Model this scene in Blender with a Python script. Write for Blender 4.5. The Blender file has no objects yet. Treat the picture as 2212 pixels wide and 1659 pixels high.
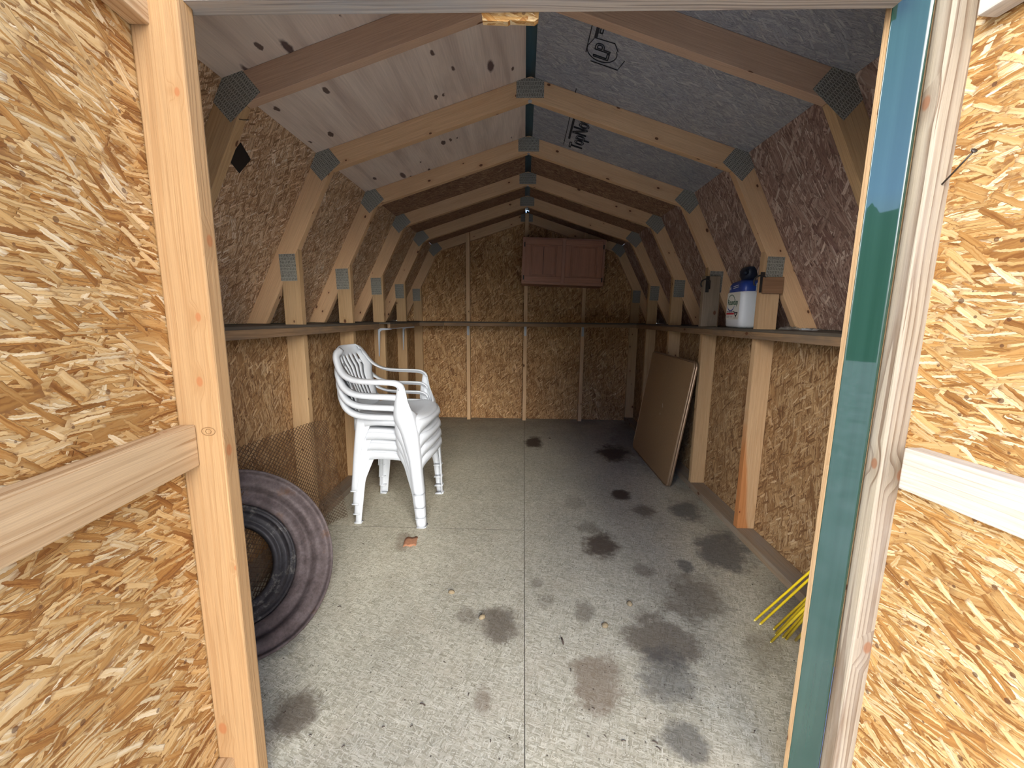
import bpy, bmesh, math, random
from mathutils import Vector, Matrix
random.seed(7)
sc = bpy.context.scene
COL = sc.collection
V = Vector

# ------------------------------------------------------------------ camera
F_PX, PITCH, YAW, ROLL = 890.46, .1593, -.0275, .0099
CAM = V((-.0129, 0, 1.1194))
def ray(u, v):
    a, b = u-1106, v-829.5
    c, s = math.cos(-ROLL), math.sin(-ROLL); a, b = c*a-s*b, s*a+c*b
    x, y, z = a/F_PX, 1.0, -b/F_PX
    c, s = math.cos(PITCH), math.sin(PITCH); y, z = c*y+s*z, -s*y+c*z
    c, s = math.cos(YAW), math.sin(YAW); x, y = c*x+s*y, -s*x+c*y
    return V((x, y, z))
def at(u, v, ax, val):
    d = ray(u, v); return CAM+d*((val-CAM[ax])/d[ax])
cd = bpy.data.cameras.new('camera'); cam = bpy.data.objects.new('camera', cd); COL.objects.link(cam)
fwd = ray(1106, 829.5).normalized()
rt = (ray(2106, 829.5)-ray(1106, 829.5)).normalized()
up = rt.cross(fwd).normalized()
M = Matrix((rt, up, -fwd)).transposed().to_4x4(); M.translation = CAM
cam.matrix_world = M
cd.sensor_fit = 'HORIZONTAL'; cd.sensor_width = 36; cd.lens = F_PX*36/2212
cd.clip_start = .02; cd.clip_end = 200
sc.camera = cam

# ------------------------------------------------------------------ world, exposure
sc.view_settings.view_transform = 'Standard'; sc.view_settings.look = 'None'
sc.view_settings.gamma = 1; sc.view_settings.use_curve_mapping = False
sc.view_settings.exposure = 0.35
w = bpy.data.worlds.new('sky'); sc.world = w; w.use_nodes = True
wn, wl = w.node_tree.nodes, w.node_tree.links; wn.clear()
o = wn.new('ShaderNodeOutputWorld'); bg = wn.new('ShaderNodeBackground'); wl.new(bg.outputs[0], o.inputs[0])
tc = wn.new('ShaderNodeTexCoord'); sx = wn.new('ShaderNodeSeparateXYZ'); wl.new(tc.outputs['Generated'], sx.inputs[0])
cr = wn.new('ShaderNodeValToRGB'); e = cr.color_ramp
e.elements[0].position = 0; e.elements[0].color = (.92, .97, 1, 1)
e.elements[1].position = 1; e.elements[1].color = (.20, .34, .62, 1)
k = e.elements.new(.12); k.color = (.85, .92, 1, 1)
k = e.elements.new(.22); k.color = (.62, .92, 1.9, 1)
k = e.elements.new(.5); k.color = (.34, .52, .95, 1)
wl.new(sx.outputs['Z'], cr.inputs[0])
# two bright areas added low behind the camera to light the shed, blue between
prev = cr.outputs[0]
for cdir, lo_, pw in (((.34, -.88, .33), .90, 7.6), ((-.70, -.635, .33), .90, 7.6)):
    dt = wn.new('ShaderNodeVectorMath'); dt.operation = 'DOT_PRODUCT'; wl.new(tc.outputs['Generated'], dt.inputs[0]); dt.inputs[1].default_value = cdir
    mr = wn.new('ShaderNodeMapRange'); mr.interpolation_type = 'SMOOTHSTEP'; mr.inputs[1].default_value = lo_; mr.inputs[2].default_value = .975; mr.inputs[3].default_value = 0; mr.inputs[4].default_value = 1
    wl.new(dt.outputs['Value'], mr.inputs[0])
    mx = wn.new('ShaderNodeMix'); mx.data_type = 'RGBA'; wl.new(mr.outputs[0], mx.inputs[0]); wl.new(prev, mx.inputs[6]); mx.inputs[7].default_value = (pw, pw*.97, pw*.92, 1)
    prev = mx.outputs[2]
# unseen dark trees added low behind, narrowed to suit the green strip's reflection
nz = wn.new('ShaderNodeTexNoise'); nz.inputs['Scale'].default_value = 9; wl.new(tc.outputs['Generated'], nz.inputs['Vector'])
def wm(op, a, b):
    t = wn.new('ShaderNodeMath'); t.operation = op
    for q, v in zip(t.inputs, (a, b)):
        if isinstance(v, bpy.types.NodeSocket): wl.new(v, q)
        else: q.default_value = v
    return t.outputs[0]
lim = wm('ADD', wm('MULTIPLY', nz.outputs['Fac'], .10), .135)
tr = wm('MULTIPLY', wm('LESS_THAN', sx.outputs['Z'], lim), wm('MULTIPLY', wm('MULTIPLY', wm('LESS_THAN', sx.outputs['X'], -.05), wm('GREATER_THAN', sx.outputs['X'], -.25)), wm('LESS_THAN', sx.outputs['Y'], 0)))
mt = wn.new('ShaderNodeMix'); mt.data_type = 'RGBA'; wl.new(tr, mt.inputs[0]); wl.new(mx.outputs[2], mt.inputs[6]); mt.inputs[7].default_value = (.03, .05, .025, 1)
wl.new(mt.outputs[2], bg.inputs[0]); bg.inputs[1].default_value = 2.2
sc.cycles.max_bounces = 8; sc.cycles.diffuse_bounces = 4; sc.cycles.glossy_bounces = 2
sc.cycles.use_adaptive_sampling = True; sc.cycles.adaptive_threshold = .12; sc.cycles.adaptive_min_samples = 16
sc.cycles.caustics_reflective = False; sc.cycles.caustics_refractive = False
sc.cycles.use_denoising = True

# ------------------------------------------------------------------ node helpers
class NT:
    def __init__(s, name):
        s.m = bpy.data.materials.new(name); s.m.use_nodes = True
        s.n, s.l = s.m.node_tree.nodes, s.m.node_tree.links; s.n.clear()
        s.out = s.n.new('ShaderNodeOutputMaterial'); s.b = s.n.new('ShaderNodeBsdfPrincipled')
        s.l.new(s.b.outputs[0], s.out.inputs[0])
        s.b.inputs['Roughness'].default_value = .8; s.b.inputs['Specular IOR Level'].default_value = .25
    def put(s, sock, val):
        if isinstance(val, bpy.types.NodeSocket): s.l.new(val, sock)
        elif isinstance(val, (tuple, list)) and len(val) == 3 and sock.type == 'RGBA': sock.default_value = (*val, 1)
        else: sock.default_value = val
    def uv(s):
        t = s.n.new('ShaderNodeUVMap'); t.uv_map = 'UVMap'; return t.outputs[0]
    def geo(s):
        t = s.n.new('ShaderNodeNewGeometry'); return t.outputs['Position']
    def obj(s):
        t = s.n.new('ShaderNodeTexCoord'); return t.outputs['Object']
    def math(s, op, a, b=0.0, c=None, clamp=False):
        t = s.n.new('ShaderNodeMath'); t.operation = op; t.use_clamp = clamp
        s.put(t.inputs[0], a); s.put(t.inputs[1], b)
        if c is not None: s.put(t.inputs[2], c)
        return t.outputs[0]
    def vm(s, op, a, b=None, scale=None):
        t = s.n.new('ShaderNodeVectorMath'); t.operation = op; s.put(t.inputs[0], a)
        if b is not None: s.put(t.inputs[1], b)
        if scale is not None: s.put(t.inputs['Scale'], scale)
        return t.outputs['Value'] if op in ('DOT_PRODUCT', 'LENGTH', 'DISTANCE') else t.outputs[0]
    def map(s, vec, loc=(0, 0, 0), rot=0, scale=(1, 1, 1)):
        t = s.n.new('ShaderNodeMapping'); t.vector_type = 'POINT'
        s.put(t.inputs[0], vec); t.inputs[1].default_value = loc; t.inputs[2].default_value = (0, 0, rot); t.inputs[3].default_value = scale
        return t.outputs[0]
    def noise(s, vec, scale=1, detail=2, rough=.5, dist=0, color=False):
        t = s.n.new('ShaderNodeTexNoise'); s.put(t.inputs['Vector'], vec)
        t.inputs['Scale'].default_value = scale; t.inputs['Detail'].default_value = detail
        t.inputs['Roughness'].default_value = rough; t.inputs['Distortion'].default_value = dist
        return t.outputs['Color' if color else 'Fac']
    def vor(s, vec, scale=1, feature='F1'):
        t = s.n.new('ShaderNodeTexVoronoi'); t.voronoi_dimensions = '2D'; t.feature = feature
        s.put(t.inputs['Vector'], vec); t.inputs['Scale'].default_value = scale
        return t
    def ramp(s, fac, stops, interp='LINEAR'):
        t = s.n.new('ShaderNodeValToRGB'); s.put(t.inputs[0], fac); r = t.color_ramp; r.interpolation = interp
        while len(r.elements) < len(stops): r.elements.new(.5)
        for el, (p, c) in zip(r.elements, stops):
            el.position = p; el.color = (*c, 1) if len(c) == 3 else c
        return t.outputs[0]
    def mr(s, v, a, b, c=0.0, d=1.0, smooth=False):
        t = s.n.new('ShaderNodeMapRange'); t.clamp = True
        if smooth: t.interpolation_type = 'SMOOTHSTEP'
        s.put(t.inputs[0], v)
        for i, q in enumerate((a, b, c, d)): s.put(t.inputs[i+1], q)
        return t.outputs[0]
    def mix(s, fac, a, b, blend='MIX'):
        t = s.n.new('ShaderNodeMix'); t.data_type = 'RGBA'; t.blend_type = blend
        s.put(t.inputs[0], fac); s.put(t.inputs[6], a); s.put(t.inputs[7], b); return t.outputs[2]
    def sep(s, c):
        t = s.n.new('ShaderNodeSeparateColor'); s.put(t.inputs[0], c); return t.outputs
    def sxyz(s, c):
        t = s.n.new('ShaderNodeSeparateXYZ'); s.put(t.inputs[0], c); return t.outputs
    def cxyz(s, a, b, c=0.0):
        t = s.n.new('ShaderNodeCombineXYZ'); s.put(t.inputs[0], a); s.put(t.inputs[1], b); s.put(t.inputs[2], c); return t.outputs[0]
    def bump(s, h, dist=.001, strength=1):
        t = s.n.new('ShaderNodeBump'); s.put(t.inputs['Height'], h); t.inputs['Distance'].default_value = dist; t.inputs['Strength'].default_value = strength
        s.l.new(t.outputs[0], s.b.inputs['Normal'])
    def col(s, c): s.put(s.b.inputs['Base Color'], c)

def plain(name, col, rough=.6, metal=0, spec=.3, var=0.0, vscale=20, bump=0):
    t = NT(name)
    if var:
        n = t.noise(t.obj(), vscale, 4, .6)
        f = t.mr(n, .3, .7, 1-var, 1+var); t.col(t.vm('SCALE', tuple(col), scale=f))
        if bump: t.bump(n, bump)
    else: t.col(tuple(col))
    t.b.inputs['Roughness'].default_value = rough; t.b.inputs['Metallic'].default_value = metal
    t.b.inputs['Specular IOR Level'].default_value = spec
    return t.m

def osb(name, stops, lmul=1.0, dark=(.20, .09, .03), edge=.6, base_rot=0, spread=1.0, speck=.5, tint=None, bumpd=.0006, grime=None):
    """oriented strand board: overlapping layers of long rectangular flakes"""
    t = NT(name); uv = t.uv()
    w1 = t.vm('SUBTRACT', t.noise(uv, 4, 1, .5, color=True), (.5, .5, .5))
    w2 = t.vm('SUBTRACT', t.noise(uv, 90, 2, .7, color=True), (.5, .5, .5))
    wv = t.vm('ADD', t.vm('ADD', uv, t.vm('SCALE', w1, scale=.075)), t.vm('SCALE', w2, scale=.0055*lmul))
    layers = [(0, .070, .008, 0), (30, .095, .012, .40), (-26, .110, .016, .42), (9, .135, .022, .50),
              (62, .070, .014, .78), (-46, .110, .030, .80), (-14, .060, .0050, .40), (19, .150, .046, .74), (4, .080, .0055, .42), (-34, .065, .012, .66)]
    C = H = E = None
    for i, (a, L, W, th) in enumerate(layers):
        L *= lmul; W *= lmul
        ang = math.radians(a*spread+base_rot)
        p = t.map(t.map(wv, rot=-ang), loc=(3.1*i, 7.7*i, 0), scale=(1/L, 1/W, 1))
        vo = t.vor(p); vo.distance = 'CHEBYCHEV'
        r = t.sep(vo.outputs['Color']); d = vo.outputs['Distance']
        gr = t.noise(t.map(p, scale=(.6, 4.5 if W > .012*lmul else 2.2, 1)), 1, 2, .7)
        g = t.math('ADD', t.math('MULTIPLY_ADD', r[1], .86, .05), t.math('MULTIPLY', t.math('SUBTRACT', gr, .5), .85))
        if C is None: C, H, E = g, r[2], t.mr(d, .3, .75, 1, .0)
        else:
            m = t.math('MULTIPLY', t.math('GREATER_THAN', r[0], th), t.math('LESS_THAN', d, .46))
            f = lambda x, y: t.math('ADD', x, t.math('MULTIPLY', m, t.math('SUBTRACT', y, x)))
            C = f(C, g); H = f(H, r[2]); E = f(E, t.mr(d, .36, .46))
            if i: E = f(E, t.mr(d, .34, .46, 1, .1)) if False else E
    colr = t.ramp(C, stops)
    colr = t.vm('SCALE', colr, scale=t.mr(H, 0, 1, .82, 1.10))
    # dark lines at flake edges, broken up by fibre noise
    ed = t.mr(C, -.2, 1.2, 0, 1)
    fib = t.noise(t.map(t.map(wv, rot=-math.radians(base_rot)), scale=(28/lmul, 150/lmul, 1)), 1, 3, .75)
    E2 = t.math('MULTIPLY', E, t.mr(fib, .42, .56, .25, 1))
    colr = t.mix(t.math('MULTIPLY', E2, edge), colr, dark)
    colr = t.mix(t.math('MULTIPLY', t.mr(fib, .60, .70), speck), colr, dark)
    sp = t.vor(uv, 24/lmul); s2 = t.sep(sp.outputs['Color'])
    spm = t.math('MULTIPLY', t.math('LESS_THAN', sp.outputs['Distance'], t.math('MULTIPLY', s2[0], .11)), t.math('GREATER_THAN', s2[1], .55))
    colr = t.mix(t.math('MULTIPLY', spm, .9*speck), colr, (dark[0]*.4, dark[1]*.35, dark[2]*.5))
    if tint:
        big = t.noise(uv, 1.6, 4, .6)
        colr = t.mix(t.mr(big, .42, .68, 0, tint[1]), colr, t.vm('MULTIPLY', colr, tint[0]))
    if grime: colr = grime(t, colr)
    t.col(colr); t.b.inputs['Roughness'].default_value = .75
    t.bump(t.math('SUBTRACT', t.math('MULTIPLY', C, .6), t.math('MULTIPLY', E, .7)), bumpd)
    return t.m

def wood(name, light, darkc, ring=.45, knots=.5, knotc=(.10, .035, .015), fine=.10, grey=None, rings=16, extra=None, rough=.75, kscale=1.0):
    t = NT(name); uv = t.uv()
    oi = t.n.new('ShaderNodeObjectInfo')
    uv = t.vm('ADD', uv, t.vm('SCALE', (13.7, 5.3, 0), scale=oi.outputs['Random']))
    x, y, _ = t.sxyz(uv)
    low = t.math('SUBTRACT', t.noise(t.map(uv, scale=(1.3, 6, 1)), 1, 2, .5), .5)
    # knots
    kv = t.vor(t.map(uv, scale=(7.5*kscale, 12*kscale, 1)))
    kr = t.sep(kv.outputs['Color'])
    kd = kv.outputs['Distance']
    kon = t.math('GREATER_THAN', kr[0], 1-knots*.28)
    ksz = t.mr(kr[1], 0, 1, .035, .125)
    ell = kd
    knot = t.math('MULTIPLY', kon, t.mr(t.math('DIVIDE', ell, ksz), .75, 1.1, 1, 0))
    halo = t.math('MULTIPLY', kon, t.mr(t.math('DIVIDE', ell, ksz), 1.0, 4.5, 1, 0, True))
    yy = t.math('ADD', y, t.math('ADD', t.math('MULTIPLY', low, .05), t.math('MULTIPLY', halo, .014)))
    g = t.noise(t.cxyz(t.math('MULTIPLY', x, .6), t.math('MULTIPLY', yy, rings*3.2), 0), 1, 1, .4)
    gg = t.math('FRACT', t.math('MULTIPLY', g, 6.0))
    rg = t.mr(gg, .45, .95, 0, 1)
    rg = t.math('MULTIPLY', rg, t.mr(gg, .95, 1.0, 1, 0))
    f1 = t.noise(t.map(uv, scale=(7, 420, 1)), 1, 3, .6)
    f2 = t.noise(t.map(uv, scale=(1.2, 9, 1)), 1, 3, .55)
    c = t.mix(t.math('MULTIPLY', rg, ring), light, darkc)
    c = t.mix(t.mr(f2, .4, .75, 0, .35), c, darkc)
    c = t.vm('SCALE', c, scale=t.mr(f1, .3, .7, 1-fine*1.6, 1+fine))
    c = t.mix(t.math('MULTIPLY', halo, .3), c, darkc)
    if grey:
        gm = t.noise(t.map(uv, scale=(2.5, 14, 1)), 1, 4, .65)
        c = t.mix(t.mr(gm, grey[2], grey[3], 0, grey[1]), c, grey[0])
    c = t.mix(t.math('MULTIPLY', knot, .92), c, knotc)
    if extra: c = extra(t, c)
    t.col(c); t.b.inputs['Roughness'].default_value = rough
    t.bump(t.math('ADD', t.math('MULTIPLY', f1, .6), t.math('MULTIPLY', rg, -.3)), .0006)
    return t.m

# ------------------------------------------------------------------ geometry helpers
def link(name, me, mat, parent=None):
    ob = bpy.data.objects.new(name, me); COL.objects.link(ob)
    if mat and not me.materials: me.materials.append(mat)
    if parent: ob.parent = parent
    return ob
def tag(ob, label=None, cat=None, group=None, kind=None):
    if label: ob['label'] = label
    if cat: ob['category'] = cat
    if group: ob['group'] = group
    if kind: ob['kind'] = kind
    return ob
def struct(ob): ob['kind'] = 'structure'; return ob
def thing(name, label, cat, loc=(0, 0, 0), rz=0, group=None):
    ob = bpy.data.objects.new(name, None); COL.objects.link(ob); ob.location = loc; ob.rotation_euler = (0, 0, rz)
    ob.empty_display_size = .1
    return tag(ob, label, cat, group)
def uvs(me, grain, off=(0, 0)):
    g = V(grain).normalized(); ul = me.uv_layers.get('UVMap') or me.uv_layers.new(name='UVMap')
    for p in me.polygons:
        n = p.normal
        if abs(n.dot(g)) > .9:
            a = n.orthogonal().normalized(); b = n.cross(a)
            if abs(g.x) < .9 and abs(n.dot(g)) > .9: pass
        else:
            a = (g-n*g.dot(n)).normalized(); b = n.cross(a)
        k = (n.x*.37+n.y*.71+n.z*.13)
        for li in p.loop_indices:
            co = me.vertices[me.loops[li].vertex_index].co
            ul.data[li].uv = (co.dot(a)+off[0], co.dot(b)+off[1]+round(k, 2)*1.7)
def slab(name, pts, ext, grain, mat, parent=None, bevel=0.0, origin=None, off=None):
    """planar polygon (world points) extruded by a vector"""
    pts = [V(p) for p in pts]; ext = V(ext)
    org = V(origin) if origin is not None else (V((0, 0, 0)) if parent is not None else sum(pts, V())/len(pts))
    me = bpy.data.meshes.new(name); bm = bmesh.new()
    a = [bm.verts.new(p-org) for p in pts]; b = [bm.verts.new(p+ext-org) for p in pts]
    n = len(pts); bm.faces.new(a); bm.faces.new(b[::-1])
    for i in range(n): bm.faces.new((a[i], b[i], b[(i+1) % n], a[(i+1) % n]))
    bmesh.ops.recalc_face_normals(bm, faces=bm.faces); bm.to_mesh(me); bm.free()
    uvs(me, grain, off if off else (random.uniform(0, 20), random.uniform(0, 20)))
    ob = link(name, me, mat, parent); ob.location = org
    if bevel:
        m = ob.modifiers.new('bevel', 'BEVEL'); m.width = bevel; m.segments = 2; m.limit_method = 'ANGLE'; m.harden_normals = False
    return ob
def box(name, lo, hi, mat, parent=None, grain=None, bevel=0.0):
    lo, hi = V(lo), V(hi); d = hi-lo
    if grain is None: grain = [(1, 0, 0), (0, 1, 0), (0, 0, 1)][max(range(3), key=lambda i: d[i])]
    return slab(name, [lo, (hi.x, lo.y, lo.z), (hi.x, hi.y, lo.z), (lo.x, hi.y, lo.z)], (0, 0, d.z), grain, mat, parent, bevel)
def tube(name, path, r, mat, parent=None, seg=10, cap=True, radii=None):
    path = [V(p) for p in path]; bm = bmesh.new(); rings = []
    for i, p in enumerate(path):
        d = (path[min(i+1, len(path)-1)]-path[max(i-1, 0)]).normalized()
        a = d.orthogonal().normalized() if i == 0 else (pa-d*pa.dot(d)).normalized()
        pa = a; b = d.cross(a); rr = radii[i] if radii else r
        rings.append([bm.verts.new(p+(a*math.cos(t)+b*math.sin(t))*rr) for t in [2*math.pi*k/seg for k in range(seg)]])
    for q, s in zip(rings, rings[1:]):
        for k in range(seg): bm.faces.new((q[k], q[(k+1) % seg], s[(k+1) % seg], s[k]))
    if cap: bm.faces.new(rings[0][::-1]); bm.faces.new(rings[-1])
    bmesh.ops.recalc_face_normals(bm, faces=bm.faces)
    me = bpy.data.meshes.new(name); bm.to_mesh(me); bm.free(); me.uv_layers.new(name='UVMap')
    for p in me.polygons: p.use_smooth = True
    return link(name, me, mat, parent)
def grid(name, P, mat, parent=None, thick=0, smooth=True, skip=None, closed=False):
    """P[i][j] points -> sheet"""
    bm = bmesh.new(); G = [[bm.verts.new(p) for p in row] for row in P]
    nj = len(G[0])
    for i in range(len(G)-1):
        for j in range(nj if closed else nj-1):
            if skip and skip(i, j): continue
            bm.faces.new((G[i][j], G[i][(j+1) % nj], G[i+1][(j+1) % nj], G[i+1][j]))
    bmesh.ops.delete(bm, geom=[v for v in bm.verts if not v.link_faces], context='VERTS')
    bmesh.ops.recalc_face_normals(bm, faces=bm.faces)
    me = bpy.data.meshes.new(name); bm.to_mesh(me); bm.free(); me.uv_layers.new(name='UVMap')
    for p in me.polygons: p.use_smooth = smooth
    ob = link(name, me, mat, parent)
    if thick:
        m = ob.modifiers.new('solid', 'SOLIDIFY'); m.thickness = thick; m.offset = 0
    return ob
def text_mesh(name, body, size, mat, parent, Mx, bold=0.0, outline=0.0, extrude=.0002, align='CENTER', sx_=1.0):
    cu = bpy.data.curves.new(name, 'FONT'); cu.body = body; cu.size = size; cu.align_x = align; cu.align_y = 'CENTER'
    if outline: cu.fill_mode = 'NONE'; cu.bevel_depth = outline; cu.bevel_resolution = 0
    else: cu.extrude = extrude; cu.offset = bold
    tmp = bpy.data.objects.new(name, cu); COL.objects.link(tmp)
    dg = bpy.context.evaluated_depsgraph_get(); me = bpy.data.meshes.new_from_object(tmp.evaluated_get(dg))
    bpy.data.objects.remove(tmp); me.materials.clear()
    me.transform(Matrix.Diagonal((sx_, 1, 1, 1))); me.name = name
    ob = link(name, me, mat, parent); ob.matrix_local = Mx
    return ob
def frame(o, x, y):
    x, y = V(x).normalized(), V(y).normalized(); z = x.cross(y)
    m = Matrix((x, y, z)).transposed().to_4x4(); m.translation = V(o); return m

# ------------------------------------------------------------------ materials
M_ = {}
def K(stops, r, g=None, b=None):
    g = r if g is None else g; b = g if b is None else b
    return [(p, (min(.9, c[0]*r), min(.9, c[1]*g), min(.9, c[2]*b))) for p, c in stops]
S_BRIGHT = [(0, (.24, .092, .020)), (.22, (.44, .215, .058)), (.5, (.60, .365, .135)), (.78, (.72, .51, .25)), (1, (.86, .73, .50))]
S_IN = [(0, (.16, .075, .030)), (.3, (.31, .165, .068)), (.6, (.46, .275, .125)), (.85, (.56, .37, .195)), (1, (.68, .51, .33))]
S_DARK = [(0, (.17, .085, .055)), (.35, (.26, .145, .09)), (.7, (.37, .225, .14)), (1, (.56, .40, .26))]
M_['osb_door'] = osb('osb_door_panel', K(S_BRIGHT, .76, .73, .70), 1.0, base_rot=-4, spread=1.0, edge=.85, speck=.75)
M_['osb_door_r'] = osb('osb_door_panel_right', K(S_BRIGHT, .78, .78, .80), 1.0, base_rot=5, spread=1.0, edge=.9, speck=.85)
def rust(t, c):
    p = t.geo(); x, y, z = t.sxyz(p)
    d = t.vm('LENGTH', t.cxyz(t.math('MULTIPLY', t.math('SUBTRACT', y, 2.20), 9.0), t.math('MULTIPLY', t.math('SUBTRACT', z, .66), 3.4)))
    n = t.noise(p, 30, 3, .6)
    m = t.mr(t.math('ADD', d, t.math('MULTIPLY', n, .7)), .6, 1.3, .75, 0)
    return t.mix(m, c, (.11, .035, .012))
M_['osb_wall'] = osb('osb_wall', K(S_IN, .92, .93, .95), .85, base_rot=90, spread=1.5, dark=(.09, .04, .018), tint=((.72, .60, .50), .5))
M_['osb_wall_r'] = osb('osb_wall_right', K(S_IN, .80, .84, .90), .85, base_rot=90, spread=1.5, dark=(.09, .04, .018), tint=((.72, .62, .52), .5), grime=rust)
M_['osb_back'] = osb('osb_wall_back', K(S_IN, 1.3, 1.3, 1.3), .85, base_rot=90, spread=1.4, dark=(.08, .035, .015), tint=((.6, .5, .42), .7))
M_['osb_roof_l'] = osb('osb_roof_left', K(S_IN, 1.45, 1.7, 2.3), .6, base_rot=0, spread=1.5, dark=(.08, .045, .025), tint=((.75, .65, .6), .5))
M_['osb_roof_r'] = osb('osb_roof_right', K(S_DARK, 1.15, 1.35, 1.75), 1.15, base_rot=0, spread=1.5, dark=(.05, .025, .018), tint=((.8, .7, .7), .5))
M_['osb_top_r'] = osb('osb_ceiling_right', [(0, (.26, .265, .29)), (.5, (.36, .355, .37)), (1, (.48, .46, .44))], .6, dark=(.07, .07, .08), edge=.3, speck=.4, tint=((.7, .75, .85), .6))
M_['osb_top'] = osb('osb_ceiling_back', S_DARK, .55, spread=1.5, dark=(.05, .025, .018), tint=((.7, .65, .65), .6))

# floor stains: (pixel u, v, half size u, half size v, strength, colour)
ST = [(1153, 955, 20, 14, .9, 0), (1325, 978, 38, 20, .75, 0), (1342, 1068, 24, 12, .75, 0), (1390, 1102, 24, 16, .5, 0),
      (1300, 1177, 42, 32, .7, 0), (1270, 1140, 30, 16, .35, 0), (1390, 1232, 30, 16, .4, 0), (1480, 1103, 42, 24, .55, 1),
      (1075, 1345, 55, 42, .55, 0), (1010, 1330, 26, 24, .35, 0), (640, 1530, 60, 62, .6, 0), (1260, 1320, 24, 30, .4, 0), (1178, 1300, 24, 18, .25, 0),
      (1430, 1380, 90, 70, .55, 0), (1500, 1290, 70, 60, .45, 0), (1290, 1470, 60, 75, .5, 2), (1440, 1460, 70, 70, .45, 1),
      (1043, 1510, 22, 38, .4, 2), (1650, 1400, 40, 60, .3, 0), (1480, 1600, 50, 60, .5, 1), 
      (1560, 1190, 70, 50, .6, 1), (1380, 950, 70, 50, .35, 1), (870, 1170, 20, 22, .4, 2), (1160, 1260, 16, 14, .3, 0), (1480, 1222, 20, 16, .5, 1), (590, 1400, 70, 30, .35, 1), (1240, 1085, 24, 18, .2, 0)]
def floor_mat():
    t = NT('floor_board'); uv = t.uv(); pos = t.geo()
    wn1 = t.vm('SUBTRACT', t.noise(uv, 25, 2, .6, color=True), (.5, .5, .5))
    wv = t.vm('ADD', uv, t.vm('SCALE', wn1, scale=.007))
    C = E = None
    for i, (a, th) in enumerate([(0, 0), (55, .5), (-40, .5), (95, .55), (20, .6), (-70, .6)]):
        p = t.map(t.map(wv, rot=math.radians(a)), loc=(4.2*i, 9.1*i, 0), scale=(1/.024, 1/.0032, 1))
        vo = t.vor(p); vo.distance = 'CHEBYCHEV'; r = t.sep(vo.outputs['Color']); g = r[1]; ed = t.mr(vo.outputs['Distance'], .3, .6, 1, .72)
        if C is None: C, E = g, ed
        else:
            m = t.math('MULTIPLY', t.math('GREATER_THAN', r[0], th), t.math('LESS_THAN', vo.outputs['Distance'], .47))
            C = t.math('ADD', C, t.math('MULTIPLY', m, t.math('SUBTRACT', g, C))); E = t.math('ADD', E, t.math('MULTIPLY', m, t.math('SUBTRACT', ed, E)))
    c = t.ramp(C, [(0, (.33, .30, .215)), (.35, (.48, .445, .335)), (.7, (.58, .545, .425)), (1, (.70, .665, .54))])
    c = t.vm('SCALE', c, scale=E)
    n1 = t.noise(uv, 2.2, 5, .65); c = t.mix(t.mr(n1, .42, .7, 0, .5), c, t.vm('MULTIPLY', c, (.62, .62, .64)))
    n2 = t.noise(uv, 7, 4, .6); c = t.mix(t.mr(n2, .5, .75, 0, .35), c, (.46, .40, .30))
    cols = [(.085, .06, .042), (.06, .06, .062), (.17, .115, .075)]
    wob = t.noise(pos, 9, 4, .65); wob2 = t.noise(pos, 60, 3, .7)
    for (u, v, du, dv, s, k) in ST:
        a = at(u, v, 2, 0); rx = (at(u+du, v, 2, 0)-a).length; ry = abs(at(u, v+dv, 2, 0).y-at(u, v-dv, 2, 0).y)/2
        th = math.atan2(a.x, a.y)
        q = t.map(t.vm('SUBTRACT', pos, tuple(a)), rot=th, scale=(1, 1, 1)); q = t.vm('MULTIPLY', q, (1/rx, 1/ry, 0))
        d = t.vm('LENGTH', q)
        f = t.math('ADD', d, t.math('ADD', t.math('MULTIPLY', t.math('SUBTRACT', wob, .5), 1.7), t.math('MULTIPLY', t.math('SUBTRACT', wob2, .5), .5)))
        m = t.mr(f, .5, 1.15, min(1, s*1.3), 0, True); c = t.mix(m, c, cols[k])
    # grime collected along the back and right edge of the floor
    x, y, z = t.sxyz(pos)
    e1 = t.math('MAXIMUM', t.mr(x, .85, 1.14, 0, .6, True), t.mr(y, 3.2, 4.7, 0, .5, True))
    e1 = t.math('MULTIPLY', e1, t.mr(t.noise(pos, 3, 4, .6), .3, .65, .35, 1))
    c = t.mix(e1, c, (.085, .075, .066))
    sp = t.vor(uv, 45); s2 = t.sep(sp.outputs['Color'])
    m = t.math('MULTIPLY', t.math('LESS_THAN', sp.outputs['Distance'], t.math('MULTIPLY', s2[0], .12)), t.math('GREATER_THAN', s2[1], .8))
    c = t.mix(t.math('MULTIPLY', m, .8), c, (.06, .045, .035))
    t.col(c); t.b.inputs['Roughness'].default_value = .7; t.b.inputs['Specular IOR Level'].default_value = .3
    t.bump(t.math('MULTIPLY', C, E), .0004)
    return t.m
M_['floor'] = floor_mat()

M_['stud'] = wood('pine_stud', (.50, .335, .18), (.35, .20, .085), ring=.35, knots=.75)
M_['stud_back'] = wood('pine_back_stud', (.70, .47, .27), (.48, .28, .13), ring=.35, knots=.5)
M_['truss'] = wood('pine_truss', (.64, .42, .24), (.46, .26, .13), ring=.22, knots=.85, kscale=1.25)
M_['truss_near'] = wood('pine_truss_front', (.52, .345, .235), (.38, .235, .155), ring=.18, knots=.5)
M_['post'] = wood('pine_door_post', (.355, .215, .10), (.255, .13, .050), ring=.45, knots=.5, knotc=(.30, .12, .045))
M_['post_r'] = wood('pine_weathered_post', (.40, .335, .245), (.15, .09, .052), ring=.85, knots=.55, knotc=(.27, .13, .07), grey=((.38, .34, .29), .5, .45, .7), rings=9)
M_['rail'] = wood('pine_door_rail', (.52, .36, .20), (.30, .165, .068), ring=.8, knots=.5, knotc=(.33, .16, .08), rings=12)
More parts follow.
